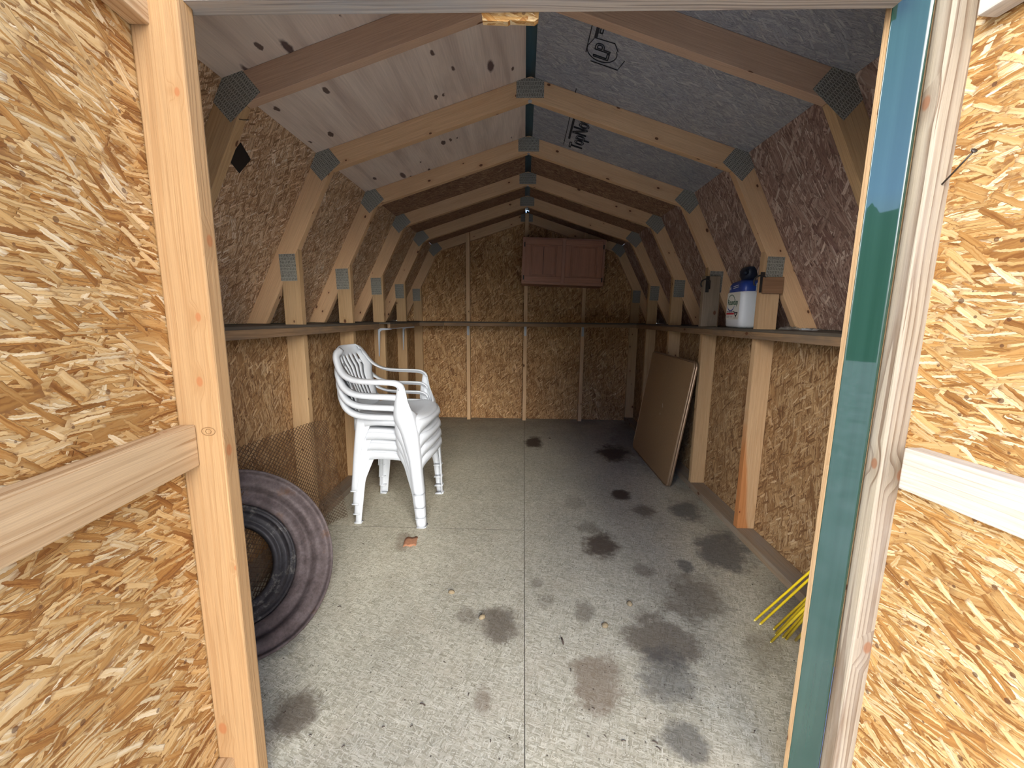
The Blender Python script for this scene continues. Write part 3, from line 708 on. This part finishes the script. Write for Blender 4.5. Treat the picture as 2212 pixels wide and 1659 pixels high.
for yb in (3.085, 3.72):
    # painted L bracket: vertical plate on stud line, arm under the shelf
    slab('shelf_bracket', [(-1.108, yb, 1.033), (-1.004, yb, 1.033), (-1.004, yb, 1.024), (-1.080, yb, 1.017), (-1.093, yb, 1.005), (-1.104, yb, .82), (-1.108, yb, .82)], (0, .012, 0), (0, 0, 1), M_['bracket_w'], R)
slab('bracket_rail', [(-1.012, 3.085, 1.033), (-1.004, 3.085, 1.033), (-1.004, 3.73, 1.033), (-1.012, 3.73, 1.033)], (0, 0, -.006), (0, 1, 0), M_['bracket_w'], R)
R = shelf('back_shelf', 'wooden shelf across the back wall below the cabinet', [([(-.804, 4.12), (-.804, 4.14), (1.117, 4.14), (1.117, 4.12)], 1.034, ZS-.0128, (1, 0, 0))],
      [([(-1.117, 4.12), (1.117, 4.12), (1.117, 4.433), (-1.117, 4.433)], (1, 0, 0))])
for x in (-.61, .002, .612):
    slab('shelf_bracket', [(x-.012, 4.4335, 1.062), (x+.012, 4.4335, 1.062), (x+.012, 4.4335, .93), (x-.012, 4.4335, .93)], (0, -.002, 0), (0, 0, 1), M_['galv'], R)
    slab('shelf_bracket', [(x-.010, 4.4315, 1.062), (x+.010, 4.4315, 1.062), (x+.010, 4.16, 1.062), (x-.010, 4.16, 1.062)], (0, 0, -.003), (0, 1, 0), M_['galv'], R)

# ------------------------------------------------------------------ wall cabinet
cy = 4.155; c0, c1 = at(1128, 614, 1, cy), at(1306, 619, 1, cy)
wcab, hcab = .80, .440
CB = thing('wall_cabinet', 'reddish oak two-door cabinet hung high on the back wall', 'cabinet', (-.046, cy, 1.452))
CB.rotation_euler = (0, math.radians(1.6), 0)
box('cabinet_body', (0, .019, 0), (wcab, .275, hcab), M_['oak'], CB, grain=(0, 0, 1), bevel=.002)
for nm, lo, hi in (('face_frame', (0, 0, 0), (wcab, .0185, .04)), ('face_frame', (0, 0, hcab-.035), (wcab, .0185, hcab)), ('face_frame', (0, 0, .0405), (.04, .0185, hcab-.0355)), ('face_frame', (wcab-.04, 0, .0405), (wcab, .0185, hcab-.0355)), ('face_frame', (wcab/2-.02, 0, .0405), (wcab/2+.02, .0185, hcab-.0355))):
    box(nm, lo, hi, M_['oak_frame'], CB, bevel=.0015)
for i, (x0, x1) in enumerate(((.026, wcab/2-.016), (wcab/2+.016, wcab-.026))):
    z0, z1 = .022, hcab-.018
    D = box('cabinet_door', (x0+.05, -.008, z0+.05), (x1-.05, -.001, z1-.05), M_['oak'], CB, grain=(0, 0, 1))
    o_ = D.location.copy()
    D.location = (0, 0, 0); D.data.transform(Matrix.Translation(o_))
    box('door_rail', (x0, -.023, z0), (x1, -.0005, z0+.052), M_['oak'], D, grain=(1, 0, 0), bevel=.003)
    box('door_rail', (x0, -.023, z1-.052), (x1, -.0005, z1), M_['oak'], D, grain=(1, 0, 0), bevel=.003)
    box('door_stile', (x0, -.023, z0+.0525), (x0+.052, -.0005, z1-.0525), M_['oak'], D, bevel=.003)
    box('door_stile', (x1-.052, -.023, z0+.0525), (x1, -.0005, z1-.0525), M_['oak'], D, bevel=.003)
    mx0 = (x0+x1)/2
    box('raised_panel', (x0+.068, -.0165, z0+.068), (x1-.068, -.008, z1-.068), M_['oak'], D, grain=(0, 0, 1), bevel=.003)
    if i == 0: box('panel_groove', (mx0-.002, -.0172, z0+.07), (mx0+.002, -.0165, z1-.07), M_['ink'], D)
    hx = x0-.007 if i == 0 else x1+.007
    for z in (.06, hcab-.07): box('hinge', (hx-.005, -.010, z-.02), (hx+.005, -.0005, z+.02), M_['dark_metal'], D)

# ------------------------------------------------------------------ stacking chairs
def smooth_path(pts, n=6):
    out = []; P = [V(p) for p in pts]; P = [P[0]*2-P[1]]+P+[P[-1]*2-P[-2]]
    for i in range(1, len(P)-2):
        for k in range(n):
            t = k/n; a, b, c, d = P[i-1:i+3]
            out.append(.5*((2*b)+(c-a)*t+(2*a-5*b+4*c-d)*t*t+(3*b-a-3*c+d)*t**3))
    out.append(P[-2]); return out
def lerp_tab(tab, z):
    if z <= tab[0][0]: return tab[0][1]
    for (a, u), (b, v) in zip(tab, tab[1:]):
        if z <= b: return u+(v-u)*(z-a)/(b-a)
    return tab[-1][1]
def make_chair():
    R = thing('plastic_armchair', 'white plastic armchair', 'chair', (0, 0, 0))
    W = M_['white']
    # seat: dished sheet with rolled edge apron
    nu, nv = 22, 20; P = []
    for i in range(nu+1):
        u = i/nu; row = []
        x = -.165+u*.385
        for j in range(nv+1):
            v = -1+2*j/nv
            hw = .180+.050*min(1, u*1.5)
            xx = x+(-.050*abs(v)**3 if u > .5 else 0)*(u-.5)*2
            y = hw*v
            z = .425-.022*(1-v*v)*math.sin(math.pi*min(1, u*.9))+.012*u
            dr_ = max(0, abs(v)-.80)/.20; z -= .022*dr_**2
            fr = max(0, u-.80)/.20; z -= .030*fr**2
            row.append(V((xx, y, z)))
        P.append(row)
    seat = grid('seat', P, W, R, .004)
    # apron following seat outline (front + sides), arched
    def apron(side):
        A = []
        if side == 'front':
            rng = [(P[nu][j], -1+2*j/nv) for j in range(nv+1)]
            for p, v in rng:
                d = .028+.050*abs(v)**3
                A.append([p, p+V((.010, 0, -d*.4)), p+V((.013, 0, -d))])
        else:
            jj = nv if side > 0 else 0
            for i in range(nu+1):
                p = P[i][jj]; u = i/nu; d = .036+.035*abs(2*u-1)**3
                A.append([p, p+V((0, side*.004, -d*.4)), p+V((0, side*.006, -d))])
        return grid('apron', A, W, seat, .004)
    apron('front'); apron(1); apron(-1)
    # backrest with fanned slots
    slots = [-.56, -.34, -.12, .12, .34, .56]; cols = [-1, -.85]
    for s_ in slots: cols += [s_-.032, s_+.032]
    cols += [.85, 1]; nz = 34; B = []
    for i in range(nz+1):
        z = .415+(.772-.415)*(i/nz)**.85
        hw = lerp_tab([(.415, .150), (.50, .150), (.58, .156), (.61, .164), (.63, .180), (.65, .205), (.685, .206), (.705, .198), (.725, .185), (.740, .172), (.755, .153), (.765, .130), (.772, .100)], z)
        xb = lerp_tab([(.415, -.150), (.45, -.160), (.60, -.195), (.65, -.208), (.685, -.227), (.725, -.244), (.772, -.264)], z)
        B.append([V((xb-.030*(1-c*c)*min(1, (z-.40)/.2), hw*c, z)) for c in cols])
    def skip(i, j):
        z = .415+(.772-.415)*((i+.5)/nz)**.85
        return .49 < z < .715 and j >= 2 and (j-2) % 2 == 0 and 2 <= j < 2+12
    grid('backrest', B, W, R, .004, skip=skip)
    # arms: back frame sweeping into armrest and down into the front leg
    for s in (-1, 1):
        ctr = [(-.262, .105, .768), (-.252, .150, .755), (-.243, .185, .725), (-.225, .208, .685), (-.200, .226, .650), (-.165, .237, .627), (-.12, .242, .615), (-.05, .243, .611), (.04, .243, .610), (.085, .243, .606), (.112, .244, .590), (.122, .245, .572)]
        ctr = smooth_path([(x, s*y, z) for x, y, z in ctr], 4); A = []
        n_ = len(ctr)
        for i, p in enumerate(ctr):
            t = (ctr[min(i+1, n_-1)]-ctr[max(i-1, 0)]).normalized()
            f = i/(n_-1)
            wid = .030+.016*math.sin(math.pi*min(1, f*1.1))
            # section: rolled strip, top surface turning down on the outside
            side = V((0, -s, 0)); side = (side-t*side.dot(t)).normalized()     # inward
            nrm = side.cross(t); nrm = nrm if nrm.dot(V((.3, 0, 1))) > 0 else -nrm
            A.append([p+side*wid, p+side*wid*.55+nrm*.002, p+side*.006+nrm*.001, p-side*.002-nrm*.004, p-side*.003-nrm*(.016+.010*f*f)])
        grid('armrest', A, W, R, .004)
        # front leg: corner channel
        tab_s = [(0, .042), (.2, .056), (.36, .085), (.42, .105), (.47, .075), (.53, .048), (.58, .030)]
        tab_f = [(0, .046), (.2, .058), (.30, .068), (.37, .092), (.415, .12), (.432, .07), (.45, .03), (.58, .02)]
        L = []
        for k in range(25):
            z = .575*(1-k/24)
            cx = lerp_tab([(0, .203), (.2, .197), (.34, .187), (.43, .168), (.46, .152), (.50, .138), (.575, .124)], z); cy_ = lerp_tab([(0, .243), (.2, .249), (.36, .250), (.43, .248), (.60, .245)], z)
            a = lerp_tab(tab_s, z); b = lerp_tab(tab_f, z)
            c_ = [(-a, 0), (-a*.6, .001), (-.016, 0), (-.008, -.003), (-.003, -.008), (0, -.016), (.001, -b*.6), (0, -b)]
            L.append([V((cx+p[0], s*(cy_+p[1]), z)) for p in c_])
        lg = grid('leg', L, W, R, .003)
        tube('foot_lip', [V((.160, s*.2495, .004)), V((.200, s*.2495, .004)), V((.2065, s*.243, .004)), V((.2065, s*.200, .004))], .0035, W, lg, 6)
        grid('foot', [[V((.200-.042, s*.243, .002)), V((.200, s*.243, .002))], [V((.200-.042, s*(.243-.046), .002)), V((.200, s*(.243-.046), .002))]], W, lg, .004)
        # rear leg
        L = []
        for k in range(17):
            z = .42*(1-k/16)
            cx = lerp_tab([(0, -.190), (.2, -.172), (.42, -.150)], z); cy_ = lerp_tab([(0, .218), (.3, .205), (.42, .190)], z)
            a = lerp_tab([(0, .036), (.25, .045), (.38, .085), (.42, .12)], z); b = lerp_tab([(0, .036), (.3, .042), (.42, .08)], z)
            c_ = [(a, 0), (a*.6, .001), (.014, 0), (.006, -.003), (.002, -.008), (0, -.014), (-.001, -b*.6), (0, -b)]
            L.append([V((cx+p[0], s*(cy_+p[1]), z)) for p in c_])
        lg = grid('leg', L, W, R, .003)
        tube('foot_lip', [V((-.158, s*.219, .004)), V((-.187, s*.219, .004)), V((-.191, s*.215, .004)), V((-.191, s*.184, .004))], .003, W, lg, 6)
        grid('foot', [[V((-.190, s*.218, .002)), V((-.154, s*.218, .002))], [V((-.190, s*.182, .002)), V((-.154, s*.182, .002))]], W, lg, .004)
    return R
def kids(o): return [c for c in bpy.data.objects if c.parent == o]
def copy_tree(o, parent=None):
    c = o.copy(); COL.objects.link(c); c.parent = parent
    for ch in kids(o): copy_tree(ch, c)
    return c
chair = make_chair()
clab = ['white plastic armchair at the bottom of the stack, its feet on the floor', 'white plastic armchair second from the bottom of the stack', 'white plastic armchair third from the bottom, just under the top one', 'white plastic armchair on top of the stack, its whole backrest showing']
dzs = [0, .052, .110, .186]
for i in range(4):
    c = chair if i == 0 else copy_tree(chair)
    c.location = (-.728-.003*i, 2.285, dzs[i]+.001); c.rotation_euler = (0, 0, math.radians(-1.0)); c.scale = (1, .975+.014*i, 1)
    tag(c, clab[i], 'chair', 'stacked white chairs')

# ------------------------------------------------------------------ rusty rim
def lathe(name, prof, mat, parent, seg=96):
    P = [[V((r*math.cos(t), r*math.sin(t), z)) for t in [2*math.pi*k/seg for k in range(seg)]] for r, z in prof]
    return grid(name, P, mat, parent, .004, closed=True)
ph, th, RR = math.radians(-22.5), math.radians(33.5), .327
n3 = V((math.cos(th)*math.cos(ph), math.cos(th)*math.sin(ph), math.sin(th))); h3 = V((-math.sin(ph), math.cos(ph), 0)); w3 = n3.cross(h3)
RIM = thing('steel_wheel_rim', 'large rusty steel wheel rim leaning against the left wall by the doorway', 'wheel rim')
mm = Matrix((h3, w3, n3)).transposed().to_4x4(); mm.translation = V((-.978, 1.312, RR*math.cos(th)+.004)); RIM.matrix_world = mm
lathe('outer_flange', [(RR*a, z) for a, z in [(.996, -.014), (1.0, -.006), (.998, .001), (.990, .005), (.981, .003), (.976, -.004), (.970, -.012), (.955, -.016), (.92, -.016), (.88, -.016), (.845, -.019), (.828, -.027), (.815, -.042), (.805, -.052), (.785, -.056), (.74, -.055), (.70, -.058), (.675, -.066), (.662, -.082)]], M_['rust'], RIM)
lathe('bead_seat', [(RR*a, z) for a, z in [(.652, -.100), (.655, -.074), (.645, -.068), (.63, -.072), (.615, -.086), (.59, -.082), (.57, -.078), (.54, -.080), (.52, -.092), (.50, -.096), (.475, -.094), (.45, -.098), (.44, -.110)]], M_['bead'], RIM)

# ------------------------------------------------------------------ expanded metal sheet leaning at the left wall
def expanded():
    bm = bmesh.new(); L, H = .80, .62; nx, nz = 54, 60
    def pos(a, b):   # a along the wall (0..1), b up
        s_ = a*L; y = 1.43+s_; x = -1.108
        z = b*(H-.06*a)
        if s_ > .57: q_ = (s_-.57)/.23; y = 2.0+.155*math.sin(q_*1.2); x = -1.108+.07*q_*q_*(1-b*.5)
        x += .09*(1-b)*(1 if True else 0)*.6
        return V((x, y, z+.004))
    for i in range(nx):
        for j in range(nz):
            if (i+j) % 2: continue
            c = [(i-1, j), (i, j-1), (i+1, j), (i, j+1)]
            if any(a < 0 or b < 0 or a > nx or b > nz for a, b in c): continue
            bm.faces.new([bm.verts.new(pos(a/nx, b/nz)) for a, b in c])
    bmesh.ops.remove_doubles(bm, verts=bm.verts, dist=.0005)
    me = bpy.data.meshes.new('expanded_metal_sheet'); bm.to_mesh(me); bm.free()
    ob = link('expanded_metal_sheet', me, M_['meshm'])
    m = ob.modifiers.new('w', 'WIREFRAME'); m.thickness = .0038; m.use_even_offset = False; m.use_relative_offset = False
    return tag(ob, 'rusty expanded metal mesh sheet propped behind the wheel rim at the left wall', 'metal mesh')
expanded()

# ------------------------------------------------------------------ folding table leaning on the right studs
TB = thing('card_table', 'brown folding card table leaning on its edge against the right wall studs', 'table', (.958, 3.095, 0))
tl = math.asin((1.083-.958)/.86)
TB.rotation_euler = (0, tl, 0)
def rrect(w, h, r, z0=0, n=6):
    out = []
    for cx, cz, a0 in ((w/2-r, r, -90), (w/2-r, h-r, 0), (-w/2+r, h-r, 90), (-w/2+r, r, 180)):
        for k in range(n+1):
            a = math.radians(a0+90*k/n); out.append((cx+r*math.cos(a), cz+r*math.sin(a)+z0))
    return out
Wt, Ht = .885, .862
def plate_yz(name, prof, x0, x1, mat, bevel=0.0):
    return slab(name, [(x0, a, b) for a, b in prof], (x1-x0, 0, 0), (0, 0, 1), mat, TB, bevel=bevel, origin=(0, 0, 0))
plate_yz('table_top', rrect(Wt-.02, Ht-.02, .035, .011), -.001, .010, M_['tabletop'], .002)
P = []
pr = rrect(Wt, Ht, .045, 0.001); pr2 = rrect(Wt-.016, Ht-.016, .037, .009)
for (a, b), (a2, b2) in zip(pr+[pr[0]], pr2+[pr2[0]]):
    P.append([V((.001, a2, b2)), V((-.002, (a+a2)/2, (b+b2)/2)), V((.003, a, b)), V((.012, a, b)), V((.014, a2*.5+a*.5, b2*.5+b*.5)), V((.016, a, b)), V((.027, a, b)), V((.030, a2, b2))])
grid('edge_trim', P, M_['tabletrim'], TB, .0015)
plate_yz('underside', rrect(Wt-.03, Ht-.03, .03, .015), .0105, .028, M_['tabledark'])
for a in (-.36, .36): box('folded_leg', (.0285, a-.012, .06), (.036, a+.012, .78), M_['tabledark'], TB)
for z, q in ((.475, 0), (.415, 1)):
    slab('scratch', [(-.0014, -.068+q*.02, z), (-.0014, -.060+q*.02, z+.004), (-.0014, -.045+q*.012, z+.030-.014*q), (-.0014, -.052+q*.012, z+.028-.014*q)], (-.0002, 0, 0), (0, 0, 1), M_['label'], TB, origin=(0, 0, 0))

# ------------------------------------------------------------------ yellow rods
tips = [((1628, 1342), (1754, 1231)), ((1640, 1350), (1752, 1247)), ((1670, 1361), (1744, 1291)), ((1674, 1372), (1742, 1301)), ((1664, 1388), (1741, 1312)), ((1690, 1378), (1739, 1324)), ((1697, 1382), (1738, 1334)), ((1718, 1384), (1736, 1366))]
rl = ['yellow plastic rod farthest to the left of the bundle, tip on the floor', 'yellow plastic rod second from the left of the bundle', 'yellow plastic rod third from the left, first of the close group', 'yellow plastic rod half hidden under the one that reaches furthest forward',
      'yellow plastic rod whose tip reaches nearest the camera', 'yellow plastic rod in the middle of the close group', 'yellow plastic rod on the right side of the close group', 'yellow plastic rod showing only its tip beside the green strip']
for i, ((a, b), lab) in enumerate(zip(tips, rl)):
    p = at(*a, 2, 0.005); q = at(*b, 1, p.y-.10-(.035 if i == 4 else .02 if i == 7 else 0)-.004*i)
    d = (q-p).normalized(); ln_ = .95
    tmax = (1.20-p.x)/d.x if d.x > 0 else 9
    ln_ = min(ln_, tmax*.98, (p.y-.96)/max(1e-3, -d.y))
    R = thing('marker_rod', lab, 'rod', p, 0, 'yellow rods in the front right corner')
    tube('rod', [d*.012, d*ln_], .0042, M_['yellow'], R, 10)
    tube('tip', [V(), d*.004, d*.012], .004, M_['ytip'], R, 10, radii=[.0008, .0026, .0041])

# ------------------------------------------------------------------ jug on the right shelf
JG = thing('weed_killer_jug', 'white plastic jug with blue shoulder and dark pump cap on the right shelf', 'jug', (1.232, 2.40, ZS))
def ringloft(name, rings, mat, parent, n=40, cap=True):
    P = []
    for (hx, hy, z, pw) in rings:
        row = []
        for k in range(n):
            a = 2*math.pi*k/n; c, s = math.cos(a), math.sin(a)
            rr = (abs(c)**pw+abs(s)**pw)**(-1/pw)
            row.append(V((hx*rr*c, hy*rr*s, z)))
        P.append(row)
    ob = grid(name, P, mat, parent, 0, closed=True)
    bm = bmesh.new(); bm.from_mesh(ob.data); bm.verts.ensure_lookup_table()
    if cap:
        bmesh.ops.holes_fill(bm, edges=[e_ for e_ in bm.edges if e_.is_boundary])
    bmesh.ops.recalc_face_normals(bm, faces=bm.faces); bm.to_mesh(ob.data); bm.free()
    return ob
ringloft('jug_body', [(.052, .075, 0, 5), (.064, .088, .004, 6), (.068, .092, .014, 7), (.068, .092, .05, 8), (.068, .092, .16, 8), (.067, .091, .185, 7), (.063, .086, .204, 5), (.055, .078, .212, 4)], M_['jug'], JG)
ringloft('shoulder', [(.064, .087, .196, 6), (.0655, .0885, .200, 6), (.064, .087, .235, 5), (.058, .080, .250, 4), (.044, .055, .258, 3), (.030, .036, .264, 2.2)], M_['blue'], JG)
pc = ringloft('pump_cap', [(.028, .030, .262, 2.2), (.030, .040, .272, 2.5), (.034, .052, .290, 3), (.034, .054, .315, 3), (.028, .046, .330, 3), (.015, .03, .334, 2.5)], M_['navy'], JG)
tube('pump_nozzle', [V((-.02, -.03, .30)), V((-.04, -.052, .302)), V((-.048, -.06, .29))], .010, M_['navy'], pc, 8)
tube('handle', [V((.0, -.088, .225)), V((.0, -.098, .24)), V((0, -.098, .20)), V((.0, -.092, .195))], .003, M_['galv'], JG, 6)
# moulded foot grooves and label, facing the shed's middle (-X)
lx = -.0688
LB = slab('label', [(lx, a*.94-0.0, b) for a, b in rrect(.150, .150, .012, .045)], (-.0006, 0, 0), (0, 0, 1), M_['label'], JG, origin=(0, 0, 0))
def lt(body, size, y, z, mat, sx_=1.0, bold=.0003): return text_mesh('lettering', body, size, mat, LB, frame((lx-.0008, y, z), (0, -1, 0), (0, 0, 1)), bold=bold, extrude=.00015, sx_=sx_)
lt('Roundup', .042, .004, .140, M_['greenink'], .72, .0012)
tube('swoosh', [V((lx-.0009, .022+.040*math.cos(t), .140+.042*math.sin(t))) for t in [math.radians(20+k*14) for k in range(12)]], .0018, M_['greenink'], LB, 6, radii=[.0006, .001, .0015, .002, .002, .002, .002, .0018, .0015, .0012, .0008, .0006])
tube('swoosh', [V((lx-.0009, .022+.042*math.cos(t), .138+.044*math.sin(t))) for t in [math.radians(200+k*14) for k in range(11)]], .0022, M_['blue'], LB, 6, radii=[.0008, .0015, .0022, .003, .0034, .0034, .003, .0026, .002, .0012, .0006])
lt('Weed & Grass Killer', .0105, .018, .0885, M_['ink'], 1.0)
slab('red_band', [(lx-.0008, .066, .073), (lx-.0008, -.020, .073), (lx-.0008, -.020, .083), (lx-.0008, .066, .083)], (-.0003, 0, 0), (0, 1, 0), M_['red'], LB, origin=(0, 0, 0))
slab('warning_mark', [(lx-.0008, -.022, .086), (lx-.0008, -.058, .086), (lx-.0008, -.058, .080), (lx-.0008, -.040, .056), (lx-.0008, -.022, .080)], (-.0004, 0, 0), (0, 1, 0), M_['ink'], LB, origin=(0, 0, 0))
slab('warning_mark', [(lx-.0013, -.030, .079), (lx-.0013, -.050, .079), (lx-.0013, -.040, .069)], (-.0003, 0, 0), (0, 1, 0), M_['label'], LB, origin=(0, 0, 0))
for j, (z, a0, a1) in enumerate([(.066, .066, .03), (.061, .066, .028), (.056, .066, .034), (.063, .018, .0), (.058, .016, .002), (.053, -.02, -.06)]):
    slab('small_print', [(lx-.0008, a0, z), (lx-.0008, a1, z), (lx-.0008, a1, z+.0014), (lx-.0008, a0, z+.0014)], (-.0002, 0, 0), (0, 1, 0), M_['ink'], LB, origin=(0, 0, 0))
# pale print on the blue shoulder
lt2 = lambda body, s, y, z: text_mesh('lettering', body, s, M_['label'], JG, frame((-.0655, y, z), (0, -1, 0), (0, 0, 1)), extrude=.0004)
lt2('2X', .020, .055, .218)
for z in (.226, .216): slab('shoulder_print', [(-.0662, .02, z), (-.0662, -.035, z+.006), (-.0662, -.035, z+.009), (-.0662, .02, z+.003)], (.002, 0, 0), (0, 1, 0), M_['label'], JG, origin=(0, 0, 0))

# scrap board on edge at third stud, block and hooks
sb = box('scrap_board', (1.085, TY[3]-.040, ZS+.0005), (1.184, TY[3]-.002, 1.383), M_['weather'], grain=(0, 0, 1), bevel=.003)
tag(sb, 'grey weathered short board standing on the right shelf against a stud', 'board')
bl = box('wood_block', (1.118, TY[2]-.016, 1.245), (1.212, TY[2]-.0018, 1.322), M_['scrap'], grain=(1, 0, 0), bevel=.002)
tag(bl, 'small reddish wood block nailed to the stud right of the jug', 'block')
def hook(x, y, z, lab):
    R = thing('wall_hook', lab, 'hook', (x, y, z))
    tube('hook_wire', [V((-.030*math.cos(t), -.012, .028*math.sin(t)-.0)) for t in [math.radians(-40+k*20) for k in range(10)]]+[V((.028, -.002, -.03))], .004, M_['dark_metal'], R, 8)
    box('hook_plate', (.004, -.004, -.05), (.024, -.001, .045), M_['dark_metal'], R)
    return R
hook(1.103, TY[2]-.0005, 1.30, 'dark bent steel hook screwed to the stud beside the reddish wood block')
hook(1.090, TY[3]-.041, 1.335, 'dark steel hook at the top of the grey weathered board')
# clear packaging and bits of hardware on the shelf
def crumple(name, lab, cx, cy_, L, W_, H_, mat, ang=0):
    P = []
    for i in range(9):
        P.append([V(((i/8-.5)*L+random.uniform(-.004, .004), (j/4-.5)*W_+random.uniform(-.004, .004), abs(math.sin(i*1.3+j))*H_*(1 if 0 < j < 4 and 0 < i < 8 else .15)+.0008)) for j in range(5)])
    ob = grid(name, P, mat, None, .0006); ob.location = (cx, cy_, ZS-.0002); ob.rotation_euler = (0, 0, ang); return tag(ob, lab, 'packaging')
crumple('plastic_wrapper', 'crumpled clear plastic wrapper on the right shelf beside the stud', 1.235, 1.99, .09, .06, .016, M_['plastic'], .3)
crumple('plastic_wrapper', 'flat clear plastic wrapper in front of the right truss leg foot', 1.31, 1.97, .11, .05, .010, M_['plastic'], -.2)
hs = thing('metal_hasp', 'small flat metal hasp lying on the right shelf near the doorway', 'hardware', (1.28, 1.93, ZS))
box('hasp_strap', (-.035, -.010, 0), (.035, .010, .003), M_['galv'], hs); tube('hasp_pin', [V((-.03, 0, .005)), V((.02, .004, .005))], .003, M_['galv'], hs, 8)

# ------------------------------------------------------------------ things on the floor
P = []
for i in range(6):
    P.append([V(((i/5-.5)*.062+.001*math.sin(j*2.1), (j/4-.5)*.085+.002*math.sin(i*2), .002+.006*abs(math.sin(i*1.1+j*.8)))) for j in range(5)])
lf = grid('dry_leaf', P, M_['leaf'], None, .0008); lf.location = (*at(887, 1172, 2, 0).xy, 0); lf.rotation_euler = (0, 0, .12)
tag(lf, 'curled orange dry leaf on the floor in front of the chairs', 'leaf')
SH = [((975, 1280), 'pale nut shell on the floor farthest left, nearest the rim'), ((1041, 1334), 'dark nut shell with an open mouth left of the floor seam'), ((1360, 1305), 'pale nut shell on the floor farthest right beside a brown stain'), ((1307, 1352), 'brown nut shell nearest the camera right of the floor seam')]
for (u, v), lab in SH:
    p = at(u, v, 2, 0); n, mseg = 12, 5; P = []
    for i in range(mseg+1):
        a = (i/mseg)*math.pi*.5
        P.append([V((.013*math.cos(a)*math.cos(t)*(1+.15*random.random()), .010*math.cos(a)*math.sin(t)*(1+.15*random.random()), .010*math.sin(a))) for t in [2*math.pi*k/n for k in range(n)]])
    ob = grid('nut_shell', P, M_['shell'], None, .0012, closed=True); ob.location = (p.x, p.y, .0008); ob.rotation_euler = (.0, 0, random.random()*3)
    tag(ob, lab, 'nut shell', 'nut shells on the floor')
bits = [(733, 1310, 8), (913, 1522, 14), (1271, 1591, 5), (1307, 1589, 6), (1347, 1600, 10), (1415, 1603, 12), (1422, 1616, 11), (1233, 1447, 8), (1282, 1530, 6), (1012, 1500, 8), (889, 1568, 7), (828, 1570, 7), (741, 1612, 7), (670, 1588, 7), (615, 1538, 6), (1090, 1252, 4), (1187, 947, 5), (785, 1175, 5), (1101, 1595, 6), (1630, 1580, 9), (1215, 1385, 18), (1625, 1262, 5), (960, 1430, 6), (1060, 1600, 6)]
def whereis(u, v):
    return 'left' if u < 1133 else 'right'
for i, (u, v, r) in enumerate(bits):
    p = at(u, v, 2, .002); s_ = r*p.y/900*.55
    a = random.uniform(0, 3.14); d = V((math.cos(a), math.sin(a), 0))*s_
    ob = tube('twig_crumb', [-d, d*.1+V((0, s_*.2, .001)), d], max(.0012, s_*.22), M_['debris'], None, 5); ob.location = (p.x, p.y, max(.0014, s_*.24))
    tag(ob, 'tiny dark crumb of twig or bark scattered on the floor boards', 'crumb', 'crumbs scattered on the floor')
